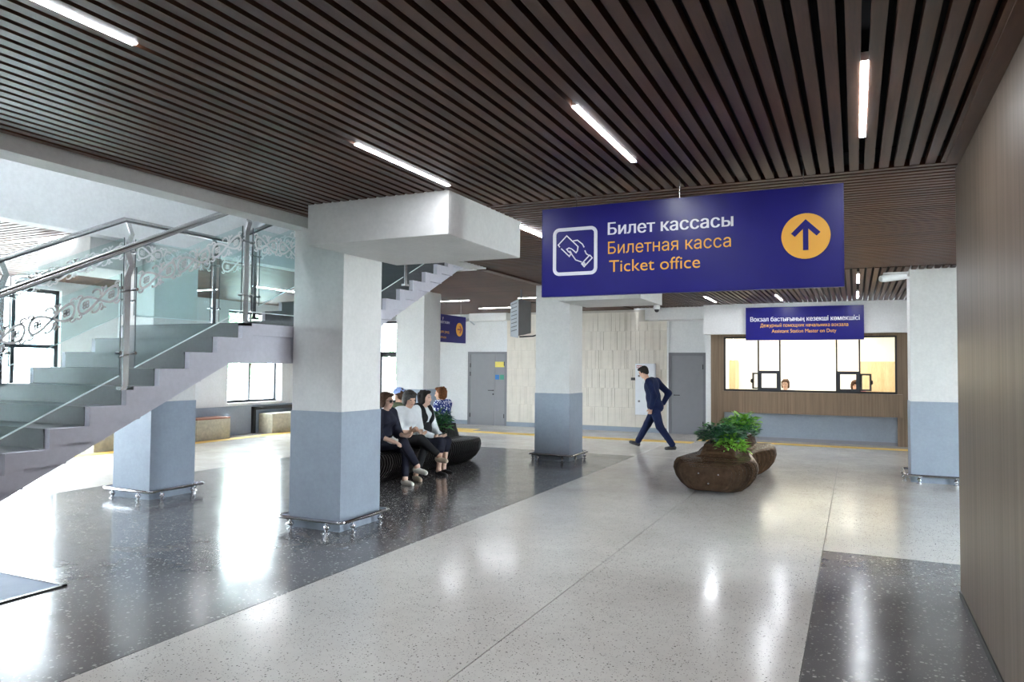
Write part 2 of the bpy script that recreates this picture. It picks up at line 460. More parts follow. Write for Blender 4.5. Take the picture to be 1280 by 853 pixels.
# ---- ceilings : dark plenum panels carrying timber slats
PIT, SW, SH = .1035, .066, .055
def slat_mesh(name, length, axis, mat):
    mb = MB()
    if axis == 'y': mb.box(-SW/2, SW/2, 0, length, 0, SH)
    else: mb.box(0, length, -SW/2, SW/2, 0, SH)
    me = mb.mesh(name); me.materials.append(M[mat]); return me
def ceiling_zone(x0, x1, y0, y1, axis, phase, label, edge=True):
    c = struct(MB().box(x0, x1, y0, y1, CZ+.16, CZ+.26).build('ceiling', 'plenum'), label, 'ceiling')
    base = wloc(c)
    if axis == 'y':
        me = slat_mesh('slat', y1-y0, 'y', 'slat_y')
        i = math.ceil((x0+SW/2-phase)/PIT)
        while phase+i*PIT+SW/2 <= x1+1e-4:
            share(me, 'slat', Vector((phase+i*PIT, y0, CZ))-base, c); i += 1
    else:
        me = slat_mesh('slat', x1-x0, 'x', 'slat_x')
        i = math.ceil((y0+SW/2-phase)/PIT)
        while phase+i*PIT+SW/2 <= y1+1e-4:
            share(me, 'slat', Vector((x0, phase+i*PIT, CZ))-base, c); i += 1
    return c
PH = .055+PIT/2
Y1, Y2 = 6.27, 12.45
ceiling_zone(-5.25, .71, YB, Y1, 'y', PH, 'dark timber slat ceiling running along the hall past the taupe wall')
z2 = ceiling_zone(-5.24, XR, Y1+.02, Y2, 'x', Y1+.02+SW/2, 'dark timber slat ceiling with crosswise slats above the ticket office sign')
z3 = ceiling_zone(-5.24, XR, Y2, 18.7, 'y', PH, 'dark timber slat ceiling in front of the ticket windows')
z4 = ceiling_zone(XL, -8.31, 1.8, YF, 'x', 1.9, 'dark timber slat ceiling on the window side of the stair')
z5 = ceiling_zone(-8.31, -5.38, 10.27, YF, 'x', 1.9, 'dark timber slat ceiling beyond the stair opening')
for z, x0, x1 in ((z4, XL, -8.31),):
    MB().box(x0, x1, YB, 1.8, CZ, CZ+.2).build('plain_panel', 'slat_x', z)
MB().box(-5.38, -5.24, 10.27, 18.7, CZ-.03, CZ+.05).build('edge_trim', 'slat_y', z5)
MB().box(.71, XR, YB, Y1+.02, CZ, CZ+.2).build('plain_panel', 'white', z2)
# roof over everything except the stair opening
struct(MB().box(-5.24, XR+.3, YB-.3, 23, CZ+.30, CZ+.5).box(XL-.3, -8.2, YB-.3, 23, CZ+.30, CZ+.5).box(-8.2, -5.3, 13.2, 23, CZ+.30, CZ+.5).build('roof_slab', 'plenum'),
       'dark floor slab above the slat ceilings', 'slab')
# stair opening : edge beam, fascia, upper walls with rooflight
struct(MB().box(-5.485, -5.25, YB, 6.155, CZ-.10, CZ+.45).box(-5.485, -5.25, 6.845, 10.25, CZ-.02, CZ+.45).build('trim_1', 'plaster'), 'plastered beam along the edge of the stair opening', 'beam')
struct(MB().box(-8.30, -8.07, YB, 13.2, CZ-.03, 6.7).build('wall_stairwell', 'wall'), 'pale plaster wall rising above the stair opening', 'wall')
struct(MB().box(-5.48, -5.30, YB, 13.2, CZ+.45, 6.7).build('wall_stairwell_near', 'wall'), 'plaster wall above the beam of the stair opening', 'wall')
struct(MB().box(-8.3, -5.3, YB-.2, YB, 0, 6.7).build('wall_stairwell_back', 'wall'), 'plaster end wall at the foot of the stairwell', 'wall')
struct(MB().box(-8.3, -5.3, 13.2, 13.4, CZ+.3, 6.7).build('wall_stairwell_far', 'wall'), 'plaster end wall at the head of the stairwell', 'wall')
struct(MB().box(-8.3, -5.3, YB-.2, 2.0, 6.7, 6.85).box(-8.3, -5.3, 5.5, 13.4, 6.7, 6.85).box(-8.3, -7.1, 2, 5.5, 6.7, 6.85).box(-6.7, -5.3, 2, 5.5, 6.7, 6.85).build('rooflight_stairwell_offscreen', 'white'), 'white roof with a rooflight over the stairwell', 'roof')
struct(MB().box(-8.07, -5.42, 10.13, 10.26, CZ-.03, CZ+.14).build('trim_2', 'white'), 'short white beam closing the end of the stair opening', 'beam')

# ---- walls
LW = wall_with_holes('x', XL-.35, XL, YB-.3, YF+.3, 0, CZ+.5, [ENT, WIN, WIN3]).build('wall_left', 'wall')
struct(LW, 'white window wall with a glazed entrance', 'wall')
for a, b in ((YB, 1.2), (1.2, ENT[0]), (ENT[1], WIN[0]), (WIN[0], YF)):
    MB().box(XL, XL+.012, a, b, 0, .70).build('dado', 'dado', LW)
FWall = wall_with_holes('y', YF, YF+.3, XL-.35, -3.35, 0, CZ+.5, [(-13.72, -12.92, 0, 3.12), (-10.42, -9.2, 0, 2.13), (-4.45, -3.48, 0, 2.12)]).build('wall_far', 'wall')
struct(FWall, 'white end wall with grey doors and relief tiles', 'wall')
for a, b in ((-12.92, -10.45), (-9.17, -4.47)):
    MB().box(a, b, YF-.02, YF, 0, .12).build('skirting', 'dado', FWall)
struct(MB().box(-10.25, -9.05, YF-.35, YF, 3.05, CZ-.002).build('trim_4', 'white'), 'white boxed duct over the door with notices', 'duct')
struct(MB().box(-4.95, -3.37, YF-.55, YF, 2.96, CZ-.002).build('trim_5', 'white'), 'white boxed duct over the grey single door', 'duct')
MB().box(-4.49, -4.45, YF-.05, YF, 0, 2.96).build('edge_strip', 'white', FWall)
struct(wall_with_holes('y', YB-.3, YB, XL-.35, XR+.3, 0, CZ+.5, []).build('wall_back', 'wall'), 'plain white wall behind the camera position', 'wall')
struct(wall_with_holes('x', XR, XR+.3, YB-.3, 23, 0, CZ+.5, [RWIN]).build('wall_right', 'laminate2'), 'brown wood-grain clad wall with a glazed entrance across the hall', 'wall')
# wood clad partition
pw = struct(MB().box(.712, 1.25, YB, 6.55, 0, CZ+.02).build('wall_partition', 'laminate'), 'tall taupe wood-grain clad partition wall', 'wall')
MB().box(.704, .712, YB, 6.55, 0, .05).build('plinth', 'black_metal', pw)
MB().box(.62, .712, YB, 6.27, CZ-.012, CZ+.01).build('edge_trim', 'slat_y', pw)

# relief tiles on the end wall
def tile_variant(k, w=.379, h=.511):
    rnd = random.Random(k); mb = MB(); mb.box(0, w, -.012, 0, 0, h)
    x = .006
    while x < w-.02:
        ww = rnd.choice((.018, .028, .05, .10, .16)) if k % 4 else rnd.choice((.12, .2))
        ww = min(ww, w-.006-x); d = rnd.choice((.004, .008, .013))
        mb.box(x, x+ww-.006, -.012-d, -.012, .005, h-.005); x += ww
    me = mb.mesh('relief_tile'); me.materials.append(M['tile']); return me
TV = [tile_variant(k) for k in range(7)]
MB().box(-9.17, -4.49, YF-.012, YF, .12, CZ).build('tile_backing', 'grout', FWall)
wbase = wloc(FWall)
for r in range(6):
    z0 = .13 + r*.515
    off = (0, .19, .08, .27, .13, .3)[r]
    x = -9.165 - off
    while x < -4.49:
        if x >= -9.17 and x+.383 <= -4.48 and not (x+.38 > -4.95 and z0+.5 > 2.96):
            o = share(random.choice(TV), 'relief_tile', Vector((x, YF-.012, z0))-wbase, FWall)
        elif x >= -9.17 and x < -4.6 and z0+.5 > 2.96:
            o = share(random.choice(TV), 'relief_tile', Vector((x, YF-.012, z0))-wbase, FWall); o.scale.z = (2.955-z0)/.511; o.scale.x = min(1, (-4.495-x)/.383)
        elif x < -9.17 and x+.383 > -9.1:
            o = share(TV[0], 'relief_tile', Vector((-9.165, YF-.012, z0))-wbase, FWall); o.scale.x = (x+.383+9.165)/.383
        elif x+.383 > -4.49 and x < -4.55 and not (z0+.5 > 2.96):
            o = share(TV[1], 'relief_tile', Vector((x, YF-.012, z0))-wbase, FWall); o.scale.x = (-4.495-x)/.383
        x += .383
# ---- windows in the window wall
def win_frame_x(name, X, hole, mull=(), trans=(), label='', t=.05, d=.07, base=True):
    a, b, c, dd = hole
    w = thing(name, (X, (a+b)/2, c), label, 'window', kind='structure')
    mb = MB().box(X-d/2, X+d/2, a, a+t, c, dd).box(X-d/2, X+d/2, b-t, b, c, dd).box(X-d/2, X+d/2, a, b, dd-t, dd).box(X-d/2, X+d/2, a, b, c, c+t)
    mb.build('window_frame', 'dark_frame', w)
    for y in mull: MB().box(X-d/2, X+d/2, y-t/2, y+t/2, c+t, dd-t).build('mullion', 'dark_frame', w)
    for z in trans: MB().box(X-d/2+.004, X+d/2-.004, a+t, b-t, z-t/2, z+t/2).build('transom', 'dark_frame', w)
    ys = [a, *mull, b]; zs = [c, *trans, dd]
    for y0, y1 in zip(ys, ys[1:]):
        for z0, z1 in zip(zs, zs[1:]):
            MB().box(X-.004, X+.004, y0+.02, y1-.02, z0+.02, z1-.02).build('pane', 'glass_win', w)
    return w
win_frame_x('window_1', XL-.25, WIN, (14.12,), (), 'dark framed window above the stone seat blocks')
win_frame_x('window_left_offscreen', XL-.25, WIN3, (2.6, 4.0), (), 'dark framed window beside the foot of the stair')
ew = win_frame_x('window_2', XL-.12, ENT, (7.42, 8.22), (2.03,), 'tall dark framed entrance glazing with a transom', .07, .09)
win_frame_x('window_right_offscreen', XR+.2, RWIN, (8.15,), (2.2,), 'tall dark framed entrance glazing across the hall behind the partition')
# white sill below window_1
MB().box(XL-.2, XL+.05, WIN[0]-.03, WIN[1]+.03, WIN[2]-.05, WIN[2]).build('window_sill', 'white', LW)
# glazed door in the end wall corner
gd = thing('door_3', (-13.3, YF, 0), 'narrow glazed door with a transom light in the far corner', 'door', kind='structure')
mb = MB()
for x in (-13.72, -12.99): mb.box(x, x+.07, YF+.05, YF+.13, 0, 3.12)
mb.box(-13.72, -12.92, YF+.05, YF+.13, 2.08, 2.15).box(-13.72, -12.92, YF+.05, YF+.13, 3.05, 3.12).build('door_frame', 'dark_frame', gd)
MB().box(-13.65, -13.59, YF+.06, YF+.12, .02, 2.08).box(-13.05, -12.99, YF+.06, YF+.12, .02, 2.08).box(-13.65, -12.99, YF+.06, YF+.12, .02, .2).box(-13.65, -12.99, YF+.06, YF+.12, 2.0, 2.08).build('door_leaf', 'dark_frame', gd)
MB().box(-13.6, -13.04, YF+.086, YF+.094, .2, 2.0).build('pane', 'glass_win', gd)
MB().box(-13.66, -12.98, YF+.086, YF+.094, 2.15, 3.06).build('pane', 'glass_win', gd)

# ---- grey doors
def hinge(x, z, p): MB().box(x-.012, x+.012, YF-.035, YF+.0, z-.06, z+.06).build('hinge', 'black_metal', p)
d1 = thing('door_1', (-9.81, YF, 0), 'grey leaf-and-a-half metal door with coloured notices', 'door', kind='structure')
MB().box(-10.45, -10.37, YF-.03, YF+.12, 0, 2.15).box(-9.24, -9.17, YF-.03, YF+.12, 0, 2.15).box(-10.37, -9.24, YF-.03, YF+.12, 2.08, 2.15).build('door_frame', 'door_frame', d1)
l1 = MB().box(-10.37, -9.555, YF-.012, YF+.05, 0, 2.08).build('door_leaf', 'door_grey', d1, bevel=.004)
l2 = MB().box(-9.545, -9.24, YF-.012, YF+.05, 0, 2.08).build('door_leaf', 'door_grey', d1, bevel=.004)
MB().box(-9.76, -9.59, YF-.06, YF-.045, 1.01, 1.03).box(-9.61, -9.59, YF-.06, YF-.01, 1.005, 1.035).build('handle', 'black_metal', l1)
MB().disc((-9.605, .91), .024, 'y', YF-.03, YF-.01).build('lock', 'black_metal', l1)
for z in (.28, 1.5, 1.75): hinge(-10.37, z, d1)
for z in (.28, 1.8): hinge(-9.25, z, d1)
MB().box(-9.55, -9.26, YF-.018, YF-.012, 1.70, 1.86).build('notice', 'notice_yellow', d1)['label'] = 'yellow notice plate'
MB().box(-9.545, -9.42, YF-.018, YF-.012, 1.34, 1.48).build('notice', 'notice_blue', d1)['label'] = 'blue notice'
MB().box(-9.39, -9.265, YF-.018, YF-.012, 1.34, 1.48).build('notice', 'notice_green', d1)['label'] = 'green notice'
d2 = thing('door_2', (-3.96, YF, 0), 'plain grey single metal door beside the ticket windows', 'door', kind='structure')
MB().box(-4.45, -4.37, YF-.03, YF+.12, 0, 2.12).box(-3.56, -3.48, YF-.03, YF+.12, 0, 2.12).box(-4.37, -3.56, YF-.03, YF+.12, 2.04, 2.12).build('door_frame', 'door_frame', d2)
l3 = MB().box(-4.37, -3.56, YF-.012, YF+.05, 0, 2.04).build('door_leaf', 'door_grey', d2, bevel=.004)
MB().box(-4.31, -4.15, YF-.06, YF-.045, 1.0, 1.02).box(-4.31, -4.29, YF-.06, YF-.01, .995, 1.025).build('handle', 'black_metal', l3)
for z in (.28, 1.75): hinge(-3.56, z, d2)

# ---- columns
def column(x0, x1, y0, y1, label, box=None, top=CZ+.3):
    o = struct(MB().box(x0, x1, y0, y1, 0, top).build('column', 'plaster', bevel=.006), label, 'column')
    MB().box(x0-.008, x1+.008, y0-.008, y1+.008, 0, 1.235).build('dado', 'dado', o, bevel=.004)
    if box: MB().box(*box, 2.88, CZ+.01).build('capital', 'plaster', o, bevel=.006)
    return o
column(-5.48, -4.82, 6.16, 6.84, 'square plaster column with grey dado beside the glass stair', (-4.80, -3.23, 5.57, 7.10))
column(-5.40, -4.73, 12.60, 13.30, 'square plaster column with grey dado near the display unit', (-4.72, -3.24, 12.0, 13.5))
column(-8.75, -8.08, 6.52, 7.20, 'square plaster column with grey dado half hidden by the stair', (-9.3, -8.31, 5.8, 7.3), CZ-.03)
column(.77, 1.45, 12.85, 13.5, 'square white column with grey dado by the taupe partition')
column(-8.74, -8.06, 12.95, 13.62, 'square plaster column with grey dado behind the seated group')

# column guards : steel tube on short stems
def guard(x0, x1, y0, y1, label, r=.09):
    g = thing('column_guard', ((x0+x1)/2, (y0+y1)/2, 0), label, 'guard rail', 'steel guard rails around the column feet')
    X0, X1, Y0_, Y1_ = x0-r, x1+r, y0-r, y1+r; z = .115; R = .05; pts = []
    for cx, cy, a0 in ((X1-R, Y0_+R, -90), (X1-R, Y1_-R, 0), (X0+R, Y1_-R, 90), (X0+R, Y0_+R, 180)):
        for k in range(4): a = math.radians(a0+k*30); pts.append((cx+R*math.cos(a), cy+R*math.sin(a), z))
    MB().tube(pts, .020, 10, True).build('rail', 'chrome', g, True)
    for f in (.22, .78):
        for (x, y) in ((X0+(X1-X0)*f, Y0_), (X0+(X1-X0)*f, Y1_), (X0, Y0_+(Y1_-Y0_)*f), (X1, Y0_+(Y1_-Y0_)*f)):
            s = MB().lathe([(.016, 0), (.016, .03), (.030, .045), (.034, .06), (.026, .078), (.014, .085), (.014, .115)], (x, y, 0), 12).build('stem', 'chrome', g, True)
            MB().lathe([(.040, 0), (.040, .006), (.018, .012)], (x, y, 0), 12).build('flange', 'chrome', s, True)
guard(-5.48, -4.82, 6.16, 6.84, 'chrome tube guard rail around the foot of the column beside the stair')
guard(-5.40, -4.73, 12.60, 13.30, 'chrome tube guard rail around the column foot near the display unit')
guard(-8.74, -8.07, 6.52, 7.20, 'chrome tube guard rail around the column foot seen under the stair')
guard(.77, 1.45, 12.85, 13.5, 'chrome tube guard rail around the white column by the taupe partition')
guard(-8.74, -8.06, 12.95, 13.62, 'chrome tube guard rail around the column behind the seated group')

# ---- ceiling lights
def led(x, y0, y1, along='y', z=CZ, label='', w=.036, group='linear ceiling lights', name='linear_light'):
    if along == 'y': L = thing(name, (x, (y0+y1)/2, z), label, 'ceiling light', group)
    else: L = thing(name, ((y0+y1)/2, x, z), label, 'ceiling light', group)
    def bx(a, b, h, z0, z1, nm, mt):
        mb = MB()
        if along == 'y': mb.box(x-h, x+h, a, b, z0, z1)
        else: mb.box(a, b, x-h, x+h, z0, z1)
        mb.build(nm, mt, L)
    bx(y0, y1, w/2, z+.004, z+.05, 'housing', 'cctv'); bx(y0, y1, w/2, z-.004, z+.004, 'diffuser', 'led')
GX = [.055, .055-15*PIT, .055-31*PIT, .055-29*PIT]
SL = 'slim white linear light set between the lengthwise slats'
led(GX[0], 4.05, 5.37, label=SL+' nearest the taupe partition')
led(GX[1], 4.06, 5.34, label=SL+' above the ticket office sign approach')
led(GX[2], 4.15, 5.43, label=SL+' touching the column capital corner')
led(GX[2], 1.12, 2.40, label=SL+' over the foot of the stair side')
led(GX[1], 1.12, 2.40, label=SL+' above the camera position', name='linear_light_offscreen')
led(GX[0], 1.12, 2.40, label=SL+' above the camera by the partition', name='linear_light_offscreen')
led(-3.34, 7.3, 8.55, z=CZ-.01, label='slim white linear light crossing the crosswise slats beside the sign')
led(-10.75, 10.9, 12.1, z=CZ-.01, label='slim white linear light crossing the crosswise slats between the window wall and the stair')
led(GX[0], 13.22, 14.52, label='slim white linear light in front of the ticket windows by the white column')
led(GX[1], 13.22, 14.52, label='slim white linear light hidden above the ticket office sign')
led(GX[0], 16.2, 17.5, label='slim white linear light over the blue duty sign end')
led(GX[1], 16.3, 17.65, label='slim white linear light over the middle of the blue duty sign')
led(GX[3], 16.2, 17.55, label='slim white linear light beside the header of the ticket windows')
for (y, a, b, t) in ((15.17, -9.0, -8.24, 'over the blue arrow sign'), (17.4, -9.09, -7.9, 'near the end wall door'), (15.07, -6.9, -5.9, 'above the display unit'),
                     (5.79, -9.9, -8.62, 'beside the stair opening'), (8.2, -13.7, -12.45, 'inside the glazed entrance'), (11.2, -13.3, -12.0, 'above the stone seat blocks')):
    led(1.9+PIT*round((y-1.9-PIT/2)/PIT)+PIT/2, a, b, 'x', label='slim white linear light set between crosswise slats '+t)

# ================================================================== STAIR
XS0, XS1 = -7.30, -5.50          # stair sides
RIS, GO = .1525, .317
YN, ZL = 5.46, 14*.1525           # last nosing of flight one, landing level
YN2 = 7.27; NS2 = 9              # first nosing of flight two
LAND_TH = .40
stair = thing('staircase', (-6.4, 5.0, 0), 'straight dark-stepped staircase with pale zigzag sides and a landing', 'staircase')
def profile1():
    p = []                       # (y,z) along the top of steps, flight one
    for k in range(14):
        y = YN-(13-k)*GO; p += [(y, k*RIS), (y, (k+1)*RIS)]
    return p
def profile2():
    p = []
    for k in range(NS2):
        y = YN2+k*GO; p += [(y, ZL+k*RIS), (y, ZL+(k+1)*RIS)]
    p.append((YN2+NS2*GO, ZL+NS2*RIS)); return p
P1, P2 = profile1(), profile2()
top = P1+P2
DYB, DZB = .135, -.12
# side plate: band between the step profile and the same profile shifted down and forwards
low = [(y+DYB, z+DZB) for y, z in top if z+DZB >= 0]
low[-1] = (top[-1][0], low[-1][1])
outline = top + low[::-1] + [(P1[0][0]+.25, 0)]
MB().prism(outline, 'x', XS1-.06, XS1).build('stringer', 'stair_side', stair)
MB().prism(outline, 'x', XS0, XS0+.06).build('stringer', 'stair_side', stair)
# structural slab with straight soffit
def nose1(y): return ZL-(YN-y)*RIS/GO
def nose2(y): return ZL+RIS+(y-YN2)*RIS/GO
SOF = .344
ye = YN2+NS2*GO
yk1 = YN + (ZL-LAND_TH-(ZL-SOF))*GO/RIS     # where the flight soffit meets the landing soffit
yk2 = YN2 + ((ZL-LAND_TH+SOF)-(ZL+RIS))*GO/RIS
y_s = YN-(ZL-SOF)*GO/RIS
inner = [(y+.012, z-.03) for y, z in top if z > .05]
slab = [(y_s, 0), (yk1, ZL-LAND_TH), (yk2, ZL-LAND_TH), (ye, nose2(ye)-SOF), (ye, P2[-1][1]-.03)] + inner[::-1] + [(P1[0][0]+.02, 0)]
MB().prism(slab, 'x', XS0+.04, XS1-.04).build('slab', 'stair_side', stair)
for (P, n) in ((P1, 14), (P2, NS2)):
    for k in range(n):
        y, z0 = P[2*k]; z1 = P[2*k+1][1]
        depth = GO if not (P is P1 and k == 13) else (YN2-YN)
        MB().box(XS0+.06, XS1-.0605, y-.004, y+.02, z0, z1-.022).build('riser', 'step', stair)
        MB().box(XS0+.06, XS1-.0605, y-.010, y+depth+.01, z1-.022, z1+.002).build('tread', 'step', stair)
# ---- balustrades
def balustrade(X, label, sgn):
    b = thing('glass_balustrade', (X, 5.0, 0), label, 'balustrade', 'glass balustrades of the stair')
    HR = 1.165
    def nz(y):
        if y <= YN: return nose1(y)
        if y <= YN2-GO: return ZL
        return ZL + (y-(YN2-GO))*RIS/GO
    ya, yb = 1.3, YN2+NS2*GO-.4
    path = [(X, ya-.25, nz(ya)+HR-.45), (X, ya-.25, nz(ya)+HR-.02), (X, ya-.15, nz(ya-.0)+HR)] + [(X, y, nz(y)+HR) for y in (ya+.1, YN, YN2-GO, yb)]
    MB().tube(path, .030, 12).build('handrail', 'steel', b, True)
    posts = [1.62, 2.91, 4.2, 5.52, 6.72, 7.40, 8.40, 9.40]
    for y in posts:
        z = nz(y)
        if y == 4.2: z = nose1(4.2)
        yo = .0
        mbp = MB()
        for (za, zb, o0, o1) in ((-.02, .92, 0, 0), (.92, 1.02, 0, .035), (1.02, HR-.01, .035, -.02)):
            mbp.prism([(y-.027+o0, z+za), (y+.027+o0, z+za), (y+.027+o1, z+zb), (y-.027+o1, z+zb)], 'x', X-.007, X+.007)
        po = mbp.build('post', 'steel', b)
        for zz in (.28, .82):
            MB().tube([(X+sgn*.012, y-.075, z+zz-.075*RIS/GO*(y < YN)), (X+sgn*.012, y+.075, z+zz)], .007, 6).build('bracket', 'chrome', po, True)
            for s in (-.07, .07):
                MB().tube([(X-.02, y+s, z+zz), (X+.03, y+s, z+zz)], .014, 8).build('clamp', 'chrome', po, True)
        MB().box(X-.03, X+.03, y-.06, y+.06, z-.03, z).build('base_plate', 'steel', po)
    for y0, y1 in zip(posts, posts[1:]):
        a, c = y0+.085, y1-.06
        ys = [a] + [k for k in (YN, YN2-GO) if a < k < c] + [c]
        poly = [(y, nz(y)+.12) for y in ys] + [(y, nz(y)+.97) for y in ys[::-1]]
        gp = MB().prism(poly, 'x', X-.005, X+.005).build('glass_pane', 'glass_rail', b)
        MB().ribbon([(y, nz(y)+.117) for y in ys], .009, 'x', X-.0055, X+.0055).build('lower_edge', 'glass_edge', gp)
        MB().ribbon([(c+.003, nz(c)+.12), (c+.003, nz(c)+.97)], .004, 'x', X-.0055, X+.0055).build('side_edge', 'dark_frame', gp)
        MB().ribbon([(a-.003, nz(a)+.12), (a-.003, nz(a)+.97)], .004, 'x', X-.0055, X+.0055).build('side_edge', 'dark_frame', gp)
        # etched ornament band following the slope
        mb = MB(); xa, xb = X+.0055, X+.0075; nU = max(1, round((c-a)/.37)); UL = (c-a-.02)/nU; s0 = a+.01
        def pt(u, v): return (u, nz(u)+.83+v)
        def strip(fn, t0, t1, n, w=.011):
            mb.ribbon([pt(*fn(t0+(t1-t0)*i/n)) for i in range(n+1)], w, 'x', xa, xb)
        for i in range(nU):
            u0 = s0+i*UL; uc = u0+UL/2
            strip(lambda t: (uc+UL*.46*math.sin(t), .062*math.sin(2*t)), 0, 2*PI, 30, .019)
            for sx in (-1, 1):
                cx = uc+sx*UL*.29
                for q in range(4):
                    an = q*PI/2+PI/4
                    strip(lambda t, an=an, cx=cx: (cx+.017*math.cos(an)+.013*math.cos(t), .017*math.sin(an)+.013*math.sin(t)), 0, 2*PI, 6, .012)
                for sy in (-1, 1):
                    strip(lambda t, sy=sy, sx=sx: (uc+sx*(.012+.05*t/6)+.022*math.cos(t)*(1-t/8), sy*(.062+.006*t)+sy*.024*math.sin(t)*(1-t/8)), -1, 5.6, 12, .015)
                    strip(lambda t, sy=sy, sx=sx: (uc+sx*UL*.42+.026*math.cos(t)*(1-t/9)*sx, sy*.072+sy*.022*math.sin(t)*(1-t/9)), 0, 5.6, 10, .014)
        mb.build('ornament', 'frost', gp)
    return b
balustrade(-5.53, 'glass balustrade with steel handrail and white ornament on the hall side of the stair', 1)
balustrade(-7.26, 'glass balustrade with steel handrail and white ornament on the window side of the stair', 1)
# floor hatch under the stair
fh = thing('floor_hatch', (-6.3, 2.9, 0), 'blue-grey floor hatch with a dark frame under the stair', 'floor hatch')
MB().box(-7.1, -5.53, 2.1, 2.135, 0, .012).box(-7.1, -5.53, 3.715, 3.75, 0, .012).box(-7.1, -7.065, 2.1, 3.75, 0, .012).box(-5.565, -5.53, 2.1, 3.75, 0, .012).build('frame', 'black_metal', fh)
MB().box(-7.065, -5.565, 2.135, 3.715, 0, .008).build('plate', 'hatch', fh)

# ================================================================== TICKET WINDOWS
YT = 18.6
struct(MB().box(-3.37, XR, YT-.30, YT+.12, 2.55, CZ-.002).build('trim_3', 'white'), 'white boxed header above the ticket windows', 'header')
tk = struct(MB().box(-3.37, -3.24, YT, YF+.3, 0, 2.55).box(1.10, XR, YT, YT+.15, 0, 2.55).box(-3.0, .97, YT+.12, YT+.2, 0, 1.17).build('wall_ticket', 'wall'), 'white wall around the ticket windows', 'wall')
MB().box(-2.93, .85, YT+.06, YT+.13, 0, .68).build('lower_panel', 'dado', tk)
MB().box(-2.93, .85, YT+.04, YT+.06, 0, .08).build('skirting', 'door_grey', tk)
tf = thing('ticket_counter_surround', (-1.05, YT, 0), 'brown wood-grain surround and shelf panel below the ticket windows', 'counter')
MB().box(-3.24, -2.93, YT-.02, YT+.2, 0, 2.55).build('side_panel', 'laminate2', tf)
MB().box(.85, 1.10, YT-.02, YT+.2, 0, 2.55).build('side_panel', 'laminate2', tf)
MB().box(-2.93, .85, YT-.02, YT+.2, 2.49, 2.55).build('head_panel', 'laminate2', tf)
MB().box(-2.95, .95, YT-.20, YT+.12, .66, 1.17).build('shelf_panel', 'laminate2', tf)
tw = thing('window_3', (-1.03, YT, 1.17), 'black framed ticket windows with two serving hatches', 'window', kind='structure')
mb = MB().box(-2.93, .85, YT-.01, YT+.05, 1.17, 1.215).box(-2.93, .85, YT-.01, YT+.05, 2.45, 2.49).box(-2.93, -2.89, YT-.01, YT+.05, 1.17, 2.49).box(.81, .85, YT-.01, YT+.05, 1.17, 2.49)
mb.build('window_frame', 'black_metal', tw)
for x in (-2.12, -1.63, -.39, .09): MB().box(x-.018, x+.018, YT-.005, YT+.045, 1.215, 2.45).build('mullion', 'black_metal', tw)
for x0, x1 in ((-2.12, -1.63), (-.39, .09)):
    t = .075
    h = MB().box(x0, x1, YT-.03, YT+.02, 1.60, 1.60+t).box(x0, x1, YT-.03, YT+.02, 1.19, 1.19+t).box(x0, x0+t, YT-.03, YT+.02, 1.26, 1.60).box(x1-t, x1, YT-.03, YT+.02, 1.26, 1.60).build('hatch_frame', 'dark_frame', tw)
    MB().box(x0+.02, x1-.02, YT+.02, YT+.026, 1.70, 2.44).build('pane', 'glass_win', tw)
for x0, x1 in ((-2.89, -2.14), (-1.61, -.41), (.11, .81)):
    MB().box(x0, x1, YT+.017, YT+.023, 1.215, 2.45).build('pane', 'glass_win', tw)
# open inward casements
for x0, x1, kx in ((-2.30, -2.13, -2.31), (.10, .34, .345)):
    t = .045
    cs = MB().box(x0, x1, YT+.3, YT+.33, 1.58, 1.62).box(x0, x1, YT+.3, YT+.33, 1.22, 1.26).box(x0, x0+t, YT+.3, YT+.33, 1.22, 1.62).box(x1-t, x1, YT+.3, YT+.33, 1.22, 1.62).build('open_casement', 'dark_frame', tw)
    MB().lathe([(.01, -.05), (.028, -.03), (.028, .03), (.01, .05)], (kx, YT+.28, 1.42), 10).build('knob', 'black_metal', cs, True)
# office behind
struct(MB().box(-3.24, XR, 22.3, 22.5, 0, CZ).build('wall_office', 'warm_wall'), 'warm white rear wall of the ticket office', 'wall')
struct(MB().box(-3.30, -3.242, YT+.2, 22.3, 0, CZ).build('wall_office_side', 'warm_wall'), 'warm white side wall of the ticket office by the grey door', 'wall')
struct(MB().box(1.7, 1.8, YT+.2, 22.3, 0, CZ).build('wall_office_end', 'warm_wall'), 'warm white side wall of the ticket office by the cupboard', 'wall')
struct(MB().box(-3.24, 1.7, YT+.15, 22.3, CZ-.25, CZ).build('ceiling_office', 'warm_wall'), 'warm white ceiling of the ticket office', 'ceiling')
struct(MB().box(-3.24, 1.7, YT+.2, 22.3, -.008, .004).build('floor_office', 'floor_light'), 'pale floor of the ticket office', 'floor')
for i, (x, y) in enumerate(((-2.0, 20.6), (-.2, 20.6))):
    L = thing('ceiling_panel_light', (x, y, CZ-.29), ('square warm panel light over the clerk with tied-back hair', 'square warm panel light over the clerk in the red top')[i], 'ceiling light', 'office panel lights')
    MB().box(x-.32, x+.32, y-.32, y+.32, CZ-.29, CZ-.25).build('frame', 'white', L)
    MB().box(x-.29, x+.29, y-.29, y+.29, CZ-.294, CZ-.288).build('diffuser', 'lamp_warm', L)
cb = thing('office_cupboard', (.95, 22.0, 0), 'tall pale wooden cupboard inside the ticket office', 'cupboard')
MB().box(.10, 1.68, 21.68, 22.24, 0, 1.93).build('carcass', 'cab_wood', cb)
for k in range(3): 
    dd = MB().box(.11+k*.525, .63+k*.525, 21.66, 21.68, .05, 1.91).build('cupboard_door', 'cab_wood', cb); MB().box(.58+k*.525, .595+k*.525, 21.64, 21.66, .9, 1.1).build('handle', 'steel', dd)
sd = thing('office_cabinet', (-2.95, 21.0, 0), 'narrow pale wooden cabinet by the office side wall', 'cabinet')
